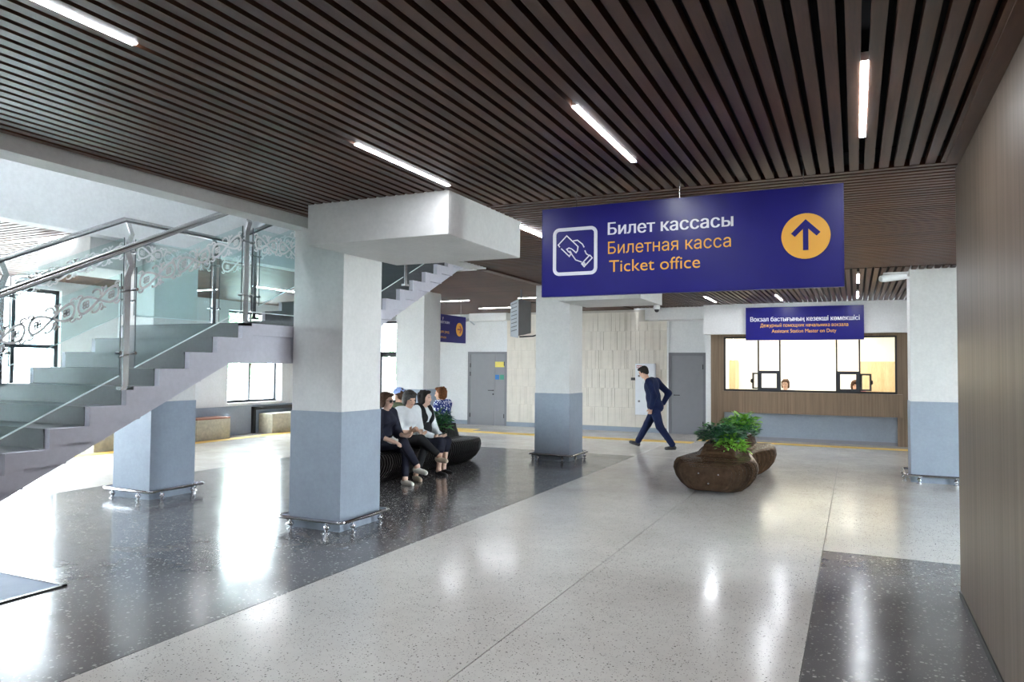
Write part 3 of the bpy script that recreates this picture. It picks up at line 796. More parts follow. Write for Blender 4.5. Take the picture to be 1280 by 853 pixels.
MB().box(-3.23, -3.09, 21.5, 22.2, 0, 1.95).build('carcass', 'cab_wood', sd)
dd = MB().box(-3.09, -3.07, 21.52, 22.18, .05, 1.9).build('cabinet_door', 'cab_wood', sd); MB().box(-3.07, -3.055, 21.6, 21.615, .9, 1.1).build('handle', 'steel', dd)
dk = thing('office_desk', (-.9, 19.3, 0), 'pale wooden desk behind the ticket windows', 'desk')
MB().box(-2.8, .9, 18.95, 19.45, .72, .76).build('desk_top', 'cab_wood', dk)
for x in (-2.75, -.9, .85): MB().box(x-.02, x+.02, 18.98, 19.42, 0, .72).build('leg', 'cab_wood', dk)

# ================================================================== SIGNS
BL = 'sign_blue'
def roundel(p, cx, cz, r, y, direction, ax='y'):
    t = 1 if ax == 'y' else -1
    ro = MB().disc((cx, cz), r, ax, y, y+t*.006, 40).build('arrow_disc', 'sign_orange', p)
    w = r*.22; A = lambda u, v: ((cx+u*r, cz+v*r) if direction == 'up' else (cx+v*r, cz+u*r))
    MB().ribbon([A(0, -.62), A(0, .58)], w, ax, y-t*.002, y).build('arrow_shaft', 'blue' if direction == 'up' else 'red', ro)
    MB().ribbon([A(-.52, .06), A(0, .58), A(.52, .06)], w, ax, y-t*.003, y).build('arrow_head', 'blue' if direction == 'up' else 'red', ro)
sg = thing('ticket_office_sign', (-1.29, 6.0, 2.345), 'large hanging blue sign reading Ticket office with an up arrow', 'sign')
MB().box(-2.51, -.075, 6.0, 6.045, 2.345, 3.12).build('panel', 'blue', sg, bevel=.003)
MB().box(-2.51, -.075, 5.998, 6.047, 2.338, 2.345).box(-.075, -.068, 5.998, 6.047, 2.338, 3.12).box(-2.517, -2.51, 5.998, 6.047, 2.338, 3.12).build('edge_profile', 'blue', sg)
for x in (-2.2, -1.3, -.35): MB().tube([(x, 6.022, 3.12), (x, 6.022, CZ+.06)], .004, 6).build('hanger', 'steel', sg)
YS = 5.9975
text('letter', 'Билет кассасы', -1.905, -.872, 2.852, YS, 'sign_white', sg, .022, .105)
text('letter', 'Билетная касса', -1.905, -.888, 2.688, YS, 'sign_orange', sg, 0, .104)
text('letter', 'Ticket office', -1.895, -1.13, 2.533, YS, 'sign_orange', sg, 0, .104)
roundel(sg, -.335, 2.735, .175, 5.993, 'up')
ic = thing('pictogram', (0, 0, 0)); ic.parent = sg
ic.location = (0, 0, 0)
def icp(pts): return [tuple(at_y(685+x/11.37, 275+y/11.37, 6.0)[i] for i in (0, 2)) for x, y in pts]
def arc(cx, cy, r, a0, a1, n=8): return [(cx+r*math.cos(math.radians(a0+(a1-a0)*i/n)), cy+r*math.sin(math.radians(a0+(a1-a0)*i/n))) for i in range(n+1)]
x0, x1, z0, z1, rr = -2.395, -2.015, 2.535, 2.925, .045
fr = []
for cx, cz, a0 in ((x1-rr, z1-rr, 0), (x0+rr, z1-rr, 90), (x0+rr, z0+rr, 180), (x1-rr, z0+rr, 270)): fr += arc(cx, cz, rr, a0, a0+90, 6)
MB().ribbon(fr, .030, 'y', 5.994, 6.0, True).build('icon_frame', 'sign_white', sg)
hand = MB()
for pl in ([(170, 390), (148, 360), (268, 228), (428, 380), (420, 440), (400, 468), (380, 450), (340, 415), (300, 400), (268, 420), (290, 450), (330, 480), (305, 520), (190, 410)],
           [(310, 440), (325, 460), (345, 500), (395, 570), (480, 600)], [(360, 300), (420, 290), (490, 345), (515, 390)], [(525, 435), (545, 480), (580, 505)],
           [(595, 500), (630, 540), (515, 665), (480, 625), (595, 500)], arc(512, 622, 14, 0, 360, 8)):
    hand.ribbon(icp(pl), .0095, 'y', 5.994, 6.0)
hand.build('hand_with_ticket', 'sign_white', sg)
bpy.data.objects.remove(ic)

s2 = thing('station_master_sign', (-1.11, YT-.38, 2.385), 'blue sign for the Assistant Station Master on Duty on the header', 'sign')
K = (YT-.38)/18.6
MB().box(-2.41*K, .19*K, YT-.38, YT-.30, 2.39, 3.17).build('panel', 'blue', s2, bevel=.003)
y2 = YT-.3825
text('lettering', 'Вокзал бастығының кезекші көмекшісі', -2.30*K, .10*K, 2.835, y2, 'sign_white', s2, .022, .108, False)
text('lettering', 'Дежурный помощник начальника вокзала', -2.07*K, -.14*K, 2.70, y2, 'sign_orange', s2, .004, .082, False)
text('lettering', 'Assistant Station Master on Duty', -1.81*K, -.39*K, 2.565, y2, 'sign_orange', s2, .004, .085, False)

# arrow sign behind column (mostly hidden)
s3 = thing('arrow_sign', (-8.22, 14.2, 2.25), 'smaller hanging blue sign with an orange right-arrow disc', 'sign')
xS, ye_ = -8.20, 15.0
MB().box(xS-.04, xS, 13.35, ye_, 2.25, 2.86).build('panel', 'blue', s3, bevel=.003)
for y in (13.7, 14.8): MB().tube([(xS-.02, y, 2.86), (xS-.02, y, CZ+.04)], .004, 6).build('hanger', 'steel', s3)
roundel(s3, 14.69, 2.555, .155, xS+.007, 'right', 'x')
for body_, y0_, y1_, z_, h_, mt_ in (('у', 13.92, 13.98, 2.75, .07, 'sign_white'), ('латхан', 13.80, 14.24, 2.66, .07, 'sign_white'), ('для ред', 13.80, 14.23, 2.45, .06, 'sign_orange'), ('латкан', 13.80, 14.10, 2.33, .06, 'sign_orange')):
    text('lettering', body_, y0_, y1_, z_, xS+.002, mt_, s3, .01, h_, False, 'x')
# ================================================================== SMALL FIXTURES
fc = thing('hydrant_cabinet', (-5.08, YF-.2, .47), 'flat white wall cabinet with two round locks behind the walking man', 'cabinet')
MB().box(-5.31, -4.78, YF-.17, YF-.051, .47, 1.83).build('case', 'cab_white', fc, bevel=.006)
fd = MB().box(-5.295, -4.795, YF-.185, YF-.17, .485, 1.815).build('cabinet_door', 'cab_white', fc, bevel=.004)
for z in (1.50, .83): MB().disc((-5.20, z), .028, 'y', YF-.20, YF-.185).build('lock', 'lock_grey', fd)
MB().box(-5.27, -5.12, YF-.188, YF-.185, 1.71, 1.78).build('label_plate', 'red', fd)
for k in range(3): MB().box(-5.262+k*.048, -5.225+k*.048, YF-.1895, YF-.188, 1.725, 1.765).build('label_mark', 'cab_white', fd)
ab = MB().box(-5.45, -5.35, YF-.09, YF-.03, 1.38, 1.45).build('call_point', 'black_metal', bevel=.006)
tag(ab, 'small black box on the tiles beside the white cabinet', 'call point')
ic_ = MB().box(-3.43, -3.37, YF-.05, YF, 1.12, 1.28).build('access_reader', 'black_metal', bevel=.008)
tag(ic_, 'small black access reader on the wall beside the grey single door', 'reader')
# cctv
dc = thing('dome_camera', (-3.30, 13.42, 2.80), 'small white dome camera under the column capital', 'camera')
p = at_x(832, 380, -3.30); cx, cy = -3.32, 13.42
MB().lathe([(.0, -.0), (.055, 0), (.06, .03), (.06, .08), (.0, .08)], (cx, cy, 2.80), 16).build('housing', 'cctv', dc, True)
MB().lathe([(.005, -.055), (.03, -.045), (.045, -.015), (.047, 0)], (cx, cy, 2.80), 16).build('lens_dome', 'black_metal', dc, True)
bc = thing('bullet_camera', (.55, 12.75, 3.12), 'white bullet camera on a bracket beside the white column', 'camera')
MB().tube([(.36, 12.55, 3.11), (.42, 12.59, 3.12), (.70, 12.78, 3.17)], [.045, .058, .058], 14).build('barrel', 'cctv', bc, True)
MB().box(.40, .74, 12.50, 12.82, 3.185, 3.20).build('sun_hood', 'cctv', bc)
MB().tube([(.66, 12.76, 3.15), (.77, 12.9, 3.15)], .02, 8).build('bracket', 'cctv', bc)
wc = thing('wall_camera', (-10.4, YF-.3, 3.0), 'small grey camera on a bracket over the door with notices', 'camera')
MB().tube([(-10.25, YF-.02, 2.96), (-10.25, YF-.15, 3.0), (-10.3, YF-.22, 3.06)], .018, 8).build('bracket', 'screen_edge', wc)
MB().tube([(-10.22, YF-.18, 3.13), (-10.42, YF-.34, 3.05)], .045, 10).build('barrel', 'screen_edge', wc)
# hanging display unit
tvr = thing('display_unit', (-6.05, 13.2, 2.30), 'grey ceiling-hung display unit with finned edge and loose cable', 'display')
a = at_y(648.5, 374, 13.0); b_ = at_y(664, 377, 13.55); c_ = at_y(639, 379, 13.25)
def slanted(name, P, dz, mat):
    mb = MB(); n = len(P); mb.v = [tuple(p) for p in P] + [(p[0], p[1], p[2]-d) for p, d in zip(P, dz)]
    mb.f = [tuple(range(n)), tuple(range(2*n-1, n-1, -1))] + [(i, (i+1) % n, n+(i+1) % n, n+i) for i in range(n)]
    return mb.build(name, mat, tvr, bevel=.006)
H_ = .72
d_ = Vector((c_.x+(b_.x-a.x), c_.y+(b_.y-a.y), c_.z))
slanted('case', [a, b_, d_, c_], [H_, H_-.08, H_-.1, H_-.06], 'screen_grey')
ed = slanted('edge_housing', [a+Vector((-.004, -.012, 0)), a+Vector((.0, -.002, 0)), c_+Vector((-.004, -.002, 0)), c_+Vector((-.01, -.012, 0))], [H_+.04, H_+.04, H_-.05, H_-.05], 'screen_edge')
for k in range(8):
    z = a.z-.06-k*.075; q0 = a.lerp(c_, .18); q1 = a.lerp(c_, .85)
    MB().tube([(q0.x-.005, q0.y-.016, z-.01), (q1.x-.008, q1.y-.016, z-.03)], .009, 6).build('cooling_fin', 'screen_grey', ed)
MB().tube([((a.x+d_.x)/2, (a.y+d_.y)/2, a.z-.02), ((a.x+d_.x)/2, (a.y+d_.y)/2, CZ+.05)], .02, 8).build('hanger', 'screen_grey', tvr)
zb_ = a.z-H_
MB().tube([(a.x+.02, a.y, zb_-.02), (a.x+.22, a.y+.2, zb_-.0), (a.x+.38, a.y+.3, zb_+.06), (-5.40, a.y+.38, zb_+.14)], .014, 8).build('cable', 'black_metal', tvr)
MB().tube([(b_.x, b_.y, b_.z-.02), (b_.x+.15, b_.y+.03, b_.z-.03), (-5.40, b_.y, b_.z-.10)], .012, 8).build('cable', 'black_metal', tvr)
MB().disc((0, 0), .03, 'z', 0, .004, 10)
# stone seat blocks with black frames along the window wall
def seat_block(y0, y1, x0, x1, label, pad, h=.46):
    s = thing('seat_block', ((x0+x1)/2, (y0+y1)/2, 0), label, 'seat', 'cast stone seats along the window wall')
    MB().box(x0, x1, y0, y1, 0, h).build('block', 'seat_block', s, bevel=.008)
    if pad: MB().box(x0-.0, x1, y0, y1, h, h+.035).build('seat_pad', 'seat_pad', s, bevel=.006)
seat_block(11.9, 12.86, -13.70, -13.28, 'pale cast stone seat block with a red-brown pad', True)
seat_block(14.2, 15.3, -13.70, -13.25, 'pale cast stone seat block inside a black frame', False, .49)
seat_block(9.45, 10.4, -13.70, -13.28, 'pale cast stone seat block with a red-brown pad beside the glazed entrance', True)
bf = MB().box(-13.74, -13.66, 13.98, 14.06, 0, .66).box(-13.74, -13.66, 15.42, 15.50, 0, .66).box(-13.74, -13.66, 13.98, 15.5, .58, .66).build('wall_bracket_frame', 'black_metal')
tag(bf, 'black square frame against the wall around the stone seat', 'frame')

# ================================================================== BENCHES
def lerp_tab(tab, t):
    for (a, u), (b, v) in zip(tab, tab[1:]):
        if t <= b:
            s = (t-a)/(b-a); s = s*s*(3-2*s); return u+(v-u)*s
    return tab[-1][1]
def section(w, hump, s):
    R = [(.46, 0), (.64, .025), (.81, .10), (.94, .20), (1.0, .305), (.98, .38), (.925, .43), (.83, .452), (.72, .453)]
    pts = [(u*w, z) for u, z in R]
    hw = min(.235, w*.5)
    if hump > .02: pts += [(hw+.06, .448), (hw+.012, .47), (hw-.005, .45+hump*.5), (hw-.03, .45+hump), (hw-.075, .45+hump*.98)]
    else: pts += [(hw+.06, .447), (hw, .446), (hw*.8, .446), (hw*.6, .446), (hw*.3, .447)]
    pts = pts + [(-x, z) for x, z in reversed(pts)]
    return [(x*s, .26*(1-s)*.8+z*(1-(1-s)*.8)) for x, z in pts]
def bench(name, label, origin, L, cen, wid, hump, mat, edge, pitch=.056, th=.027, screws=True):
    o = thing(name, origin, label, 'bench')
    n = int(L/pitch); secs = []
    for i in range(n+1):
        y = i*pitch; e = min(y, L-y); s = 1.0
        R = .52
        if e < R: s = .56+.44*math.sin(PI/2*e/R)
        sec = section(lerp_tab(wid, y), lerp_tab(hump, y), s); c = lerp_tab(cen, y); secs.append((y, [(c+x, max(z, .0)) for x, z in sec]))
        poly = [(origin[0]+x, origin[2]+z) for x, z in secs[-1][1]]
        rb = MB().prism(poly, 'y', origin[1]+y, origin[1]+y+th).build('rib', mat, o); rb.data.materials.append(M[edge])
        rb.data.polygons.foreach_set('material_index', [0 if len(p.vertices) > 4 else 1 for p in rb.data.polygons])
    # core filling the gaps
    mb = MB(); k = len(secs[0][1])
    for y, sec in secs:
        cx = sum(p[0] for p in sec)/k
        mb.v += [(origin[0]+cx+(x-cx)*.80, origin[1]+y+th/2, .02+.92*z) for x, z in sec]
    for i in range(len(secs)-1):
        for j in range(k):
            j2 = (j+1) % k; mb.f.append((i*k+j, i*k+j2, (i+1)*k+j2, (i+1)*k+j))
    mb.f.append(tuple(range(k))); mb.f.append(tuple(range((len(secs)-1)*k, len(secs)*k)))
    mb.build('core', mat, o)
    if screws:
        c = lerp_tab(cen, 0)
        for dx, z in ((-.13, .30), (.13, .295), (0, .17)): MB().disc((origin[0]+c+dx, z), .010, 'y', origin[1]-.006, origin[1]).build('screw', 'chrome', o)
    return o
bench('planter_bench', 'brown ribbed plywood planter bench with a wavy outline', (-1.80, 10.12, 0), 3.55,
      [(0, .0), (.6, 0), (1.6, -.02), (2.6, .05), (3.55, .02)], [(0, .55), (.5, .58), (1.45, .44), (2.5, .58), (3.55, .52)],
      [(0, 0), (.62, 0), (.86, .17), (1.40, .19), (1.65, .03), (1.95, .03), (2.25, .19), (2.75, .18), (3.0, 0), (3.55, 0)], 'bench_brown', 'ply_brown')
bench('waiting_bench', 'black ribbed plywood waiting bench with seated women', (-6.72, 8.15, 0), 4.15,
      [(0, .0), (1.0, 0.04), (2.1, -.03), (3.0, .03), (4.15, .0)], [(0, .54), (.8, .62), (2.0, .52), (3.2, .60), (4.15, .52)],
      [(0, 0), (.5, 0), (.7, .24), (1.3, .24), (1.5, .04), (2.65, .04), (2.85, .26), (3.35, .26), (3.5, 0), (4.15, 0)], 'bench_black', 'ply_black', screws=False)

# ---- plants
def leafy(mb, c, n, r, h, size, rnd, droop=.3, fern=False):
    for _ in range(n):
        a = rnd.uniform(0, 2*PI); u = rnd.random()**.6; el = rnd.uniform(.15, 1.0)
        p = Vector((c[0]+r*u*math.cos(a), c[1]+r*u*math.sin(a), c[2]+h*el*(1-.45*u*u)))
        d = Vector((math.cos(a)*(.4+u), math.sin(a)*(.4+u), rnd.uniform(-droop, .9))).normalized()
        sd = d.cross(Vector((rnd.uniform(-.3, .3), rnd.uniform(-.3, .3), 1))).normalized(); s = size*rnd.uniform(.6, 1.3)
        w = s*(.23 if fern else .46); nn = sd.cross(d).normalized()*s*.12
        b = len(mb.v)
        mb.v += [tuple(p), tuple(p+d*s*.45+sd*w+nn), tuple(p+d*s-nn), tuple(p+d*s*.45-sd*w+nn), tuple(p+d*s*.45)]
        mb.f += [(b, b+1, b+4), (b+1, b+2, b+4), (b+2, b+3, b+4), (b+3, b, b+4)]
def plant(label, x, y, z, r, h, mix, seed, group):
    rnd = random.Random(seed); o = thing('bench_plant', (x, y, z), label, 'plant', group)
    st = MB()
    for k in range(9):
        a = 2*PI*k/9; st.tube([(x, y, z), (x+.4*r*math.cos(a), y+.4*r*math.sin(a), z+h*.4), (x+.7*r*math.cos(a), y+.7*r*math.sin(a), z+h*.6)], .005, 5)
    st.build('stems', 'leaf_mid', o, kind='stuff')
    for mat, n, size, dz, fern, ox, oy, rs in mix:
        mb = MB(); leafy(mb, (x+ox, y+oy, z+dz), n, r*rs, h, size, rnd, .4, fern); mb.build('foliage', mat, o, kind='stuff')
    MB().disc((x, y), .16, 'z', z-.02, z+.015, 16).build('soil', 'soil', o)
G = 'plants in the brown planter bench'
plant('dark leafy plant with a lime frond tuft nearer the brown bench end plate', -1.81, 11.22, .63, .29, .24,
      [('leaf_dark', 520, .080, .0, False, 0, 0, 1.05), ('leaf_lime', 230, .10, -.12, True, .16, -.16, .75), ('leaf_mid', 160, .08, .04, False, -.05, .1, 1)], 3, G)
plant('taller mid-green bushy plant towards the ticket windows', -1.76, 12.62, .61, .28, .30,
      [('leaf_mid', 380, .09, .02, True, 0, 0, 1.05), ('leaf_lime', 220, .09, .08, False, .06, 0, .9), ('leaf_dark', 160, .08, -.04, False, .05, -.1, 1)], 5, G)
plant('dark green fern between the seated women on the black bench', -6.66, 11.12, .68, .24, .26,
      [('leaf_mid', 220, .15, -.08, True, 0, 0, .9), ('leaf_dark', 160, .12, 0, True, .1, -.05, .8)], 9, 'plants in the black bench')

# ================================================================== OUTSIDE
struct(MB().box(-70, 60, -60, 60, -.40, -.25).build('ground', 'ground'), 'pale paved ground outside', 'ground')
def tree(x, y, h, r, label, seed):
    rnd = random.Random(seed); t = thing('street_tree', (x, y, -.25), label, 'tree', 'trees outside the windows')
    mb = MB().tube([(x, y, -.25), (x+.05, y, h*.35), (x, y+.08, h*.7)], [.13, .10, .05], 8)
    for k in range(5):
        a = 2*PI*k/5; mb.tube([(x, y, h*(.32+.05*k)), (x+.6*r*math.cos(a), y+.6*r*math.sin(a), h*(.55+.06*k))], [.05, .02], 6)
    mb.build('trunk', 'bark', t, True)
    lf = MB()
    for _ in range(900):
        v = Vector((rnd.gauss(0, 1), rnd.gauss(0, 1), rnd.gauss(0, 1))).normalized()*rnd.random()**.4
        p = Vector((x+v.x*r, y+v.y*r, h*.62+v.z*h*.40)); d = Vector((rnd.gauss(0, 1), rnd.gauss(0, 1), rnd.gauss(0, 1))).normalized(); s = d.orthogonal().normalized(); q = rnd.uniform(.10, .2)
        b = len(lf.v); lf.v += [tuple(p-d*q), tuple(p+s*q*.5), tuple(p+d*q), tuple(p-s*q*.5)]; lf.f.append((b, b+1, b+2, b+3))
    lf.build('crown', 'tree_leaf', t)
tree(-20.5, 19.3, 4.2, 1.25, 'leafy tree seen through the window above the seat blocks', 1)
tree(-23.5, 23.6, 4.0, 1.3, 'leafy tree further off beyond the window wall', 2)
tree(-17.2, 26.5, 3.6, 1.1, 'leafy tree seen through the glazed corner door', 3)

# ================================================================== PEOPLE
def blob_mesh(name, prims, res, k):
    """one continuous surface around tapered limbs ('c',a,b,ra,rb) and ellipsoids ('e',centre,radii,rot3x3)"""
    lo = np.array([1e9]*3); hi = -lo; P = []
    for p in prims:
        if p[0] == 'c':
            a, b, ra, rb = np.array(p[1], float), np.array(p[2], float), p[3], p[4]
            l = np.minimum(a-ra, b-rb); h = np.maximum(a+ra, b+rb)
        else:
            c = np.array(p[1], float); r = np.array(p[2], float); rm = r.max(); l = c-rm; h = c+rm
        P.append((p, l, h)); lo = np.minimum(lo, l); hi = np.maximum(hi, h)
    lo -= 3*res+k; hi += 3*res+k
    N = np.ceil((hi-lo)/res).astype(int)+1
    Fd = np.full(N, 1.0, np.float32)
    for p, l, h in P:
        i0 = np.maximum(0, np.floor((l-k-2*res-lo)/res).astype(int)); i1 = np.minimum(N, np.ceil((h+k+2*res-lo)/res).astype(int)+1)
        ax = [(lo[d]+res*np.arange(i0[d], i1[d])).astype(np.float32) for d in range(3)]
        X, Y, Z = np.meshgrid(*ax, indexing='ij')
        if p[0] == 'c':
            a, b, ra, rb = np.array(p[1], float), np.array(p[2], float), p[3], p[4]
            ab = b-a; L2 = max(ab@ab, 1e-9)
            t = np.clip(((X-a[0])*ab[0]+(Y-a[1])*ab[1]+(Z-a[2])*ab[2])/L2, 0, 1)
            d = np.sqrt((X-a[0]-ab[0]*t)**2+(Y-a[1]-ab[1]*t)**2+(Z-a[2]-ab[2]*t)**2)-(ra+(rb-ra)*t)
        else:
            c = np.array(p[1], float); r = np.array(p[2], float)
            R = np.array(p[3], float) if len(p) > 3 and p[3] is not None else np.eye(3)
            q = np.stack([X-c[0], Y-c[1], Z-c[2]], -1) @ R     # columns of R are the ellipsoid axes
            k0 = np.sqrt(((q/r)**2).sum(-1)); k1 = np.sqrt(((q/(r*r))**2).sum(-1))+1e-9; d = k0*(k0-1)/k1
        sl = tuple(slice(i0[d_], i1[d_]) for d_ in range(3)); cur = Fd[sl]
        hh = np.clip(.5+.5*(cur-d)/k, 0, 1); Fd[sl] = (cur*(1-hh)+d*hh-k*hh*(1-hh)).astype(np.float32)
    ins = Fd < 0
    c0 = ins[:-1, :-1, :-1]
    cnt = np.zeros(c0.shape, np.int8)
    for dx in (0, 1):
        for dy in (0, 1):
            for dz in (0, 1): cnt += ins[dx:N[0]-1+dx, dy:N[1]-1+dy, dz:N[2]-1+dz]
    act = np.argwhere((cnt > 0) & (cnt < 8)); idx = -np.ones(c0.shape, np.int64); idx[tuple(act.T)] = np.arange(len(act))
    acc = np.zeros((len(act), 3)); num = np.zeros(len(act))
    cor = [(i, j, l) for i in (0, 1) for j in (0, 1) for l in (0, 1)]
    val = {c: Fd[act[:, 0]+c[0], act[:, 1]+c[1], act[:, 2]+c[2]] for c in cor}
    for c in cor:
        for ax in range(3):
            if c[ax] == 0:
                e = list(c); e[ax] = 1; e = tuple(e); A, B = val[c], val[e]; s = (A < 0) != (B < 0)
                t = np.where(s, A/np.where(s, A-B, 1), 0)
                pt = np.tile(np.array(c, float), (len(act), 1)); pt[:, ax] = t
                acc[s] += pt[s]; num[s] += 1
    V = lo+res*(act+acc/num[:, None])
    faces = []
    for ax in range(3):
        sl0 = [slice(None)]*3; sl1 = [slice(None)]*3; sl0[ax] = slice(0, -1); sl1[ax] = slice(1, None)
        sg_ = ins[tuple(sl0)] != ins[tuple(sl1)]; E_ = np.argwhere(sg_)
        b, c = [(1, 2), (2, 0), (0, 1)][ax]
        E_ = E_[(E_[:, b] > 0) & (E_[:, c] > 0)]
        def cell(db, dc):
            q = E_.copy(); q[:, b] -= db; q[:, c] -= dc; return idx[tuple(q.T)]
        q = np.stack([cell(1, 1), cell(0, 1), cell(0, 0), cell(1, 0)], 1)
        fl = ins[tuple(E_.T)]; q[~fl] = q[~fl][:, ::-1]; faces.append(q)
    Q = np.concatenate(faces)
    me = bpy.data.meshes.new(name); me.vertices.add(len(V)); me.vertices.foreach_set('co', V.ravel())
    me.loops.add(Q.size); me.loops.foreach_set('vertex_index', Q.ravel().astype(np.int32))
    me.polygons.add(len(Q)); me.polygons.foreach_set('loop_start', np.arange(0, Q.size, 4, dtype=np.int32))
    me.update(calc_edges=True); me.validate(); me.polygons.foreach_set('use_smooth', [True]*len(me.polygons))
    return me
def rz(a): c, s = math.cos(a), math.sin(a); return np.array([[c, -s, 0], [s, c, 0], [0, 0, 1]])
def ry(a): c, s = math.cos(a), math.sin(a); return np.array([[c, 0, s], [0, 1, 0], [-s, 0, c]])
V3 = lambda *a: np.array(a, float)
def head_prims(hc, R):
    g = lambda x, y, z: hc + R @ V3(x, y, z)
    body = [('e', g(-.008, 0, .022), (.094, .074, .098), R), ('e', g(.018, 0, -.045), (.066, .056, .072), R), ('e', g(.050, 0, -.092), (.024, .028, .022), R),
            ('c', g(.082, 0, .005), g(.098, 0, -.026), .010, .015), ('e', g(-.006, .076, -.015), (.016, .010, .030), R), ('e', g(-.006, -.076, -.015), (.016, .010, .030), R),
            ('c', g(.079, .03, .028), g(.079, -.03, .028), .012, .012), ('e', g(.055, .034, -.03), (.028, .026, .026), R), ('e', g(.055, -.034, -.03), (.028, .026, .026), R)]
    eyes = [('e', g(.080, s*.030, .008), (.010, .016, .008), R) for s in (-1, 1)]
    brow = [('c', g(.088, s*.015, .030), g(.080, s*.046, .030), .005, .004) for s in (-1, 1)]
    lips = [('e', g(.078, 0, -.062), (.012, .024, .008), R)]
    return body, eyes+brow, lips
def hand_prims(w, d, pn, curl=.5, spread=1.0, side=1):
    """w wrist, d pointing direction, pn palm normal"""
    d = d/np.linalg.norm(d); pn = pn-d*(pn@d); pn = pn/np.linalg.norm(pn); s = np.cross(pn, d)*side
    R = np.stack([d, s, pn], 1)
    out = [('e', w+d*.045, (.052, .040, .018), R), ('c', w-d*.01, w+d*.03, .024, .026)]
    for i, (o, l) in enumerate(((.030, .066), (.010, .076), (-.011, .070), (-.030, .054))):
        b = w+d*.085+s*o*spread; m1 = b+(d*math.cos(curl*.6)+pn*math.sin(curl*.6)+s*o*3*(spread-.9))*l*.5
        e = m1+(d*math.cos(curl*1.7)+pn*math.sin(curl*1.7))*l*.5
        out += [('c', b, m1, .0095, .009), ('c', m1, e, .009, .0075)]
    t0 = w+d*.03+s*.034; t1 = t0+(d*.55+s*.6+pn*.3)*.04; t2 = t1+(d*.85+s*.1+pn*.4)*.034
    out += [('c', t0, t1, .013, .011), ('c', t1, t2, .011, .009)]
    return out
def build_person(label, loc, yaw, parts, group=None):
    """parts: list of (name, material, prims, res, k); prims in local axes x forward, y left"""
    p = thing('person', loc, label, 'person', group)
    p.rotation_euler = (0, 0, yaw)
    for nm, mt, pr, res, k in parts:
        me = blob_mesh(nm, pr, res, k); me.materials.append(M[mt]); o = bpy.data.objects.new(nm, me); C.objects.link(o); o.parent = p
    return p
def limb(a, m, b, r0, r1, r2): return [('c', a, m, r0, r1), ('c', m, b, r1, r2)]
def foot_prims(an, d, r=.036):
    d = d/np.linalg.norm(d); s = np.cross(V3(0, 0, 1), d)
    return [('c', an, an+V3(0, 0, -.045)-d*.02, r, .032), ('c', an+V3(0, 0, -.055)-d*.03, an+V3(0, 0, -.068)+d*.14, .033, .026), ('c', an+V3(0, 0, -.066)+d*.09+s*.012, an+V3(0, 0, -.07)+d*.15-s*.005, .030, .024)]
def shoe_prims(an, d, up=None):
    d = d/np.linalg.norm(d); u = V3(0, 0, 1) if up is None else up; s = np.cross(u, d)
    return [('c', an-u*.052-d*.035, an-u*.055+d*.02, .041, .040), ('c', an-u*.056+d*.02, an-u*.066+d*.145, .040, .031), ('c', an-u*.064+d*.10+s*.014, an-u*.07+d*.155, .034, .027), ('c', an-u*.072-d*.04, an-u*.078+d*.15, .026, .022)]
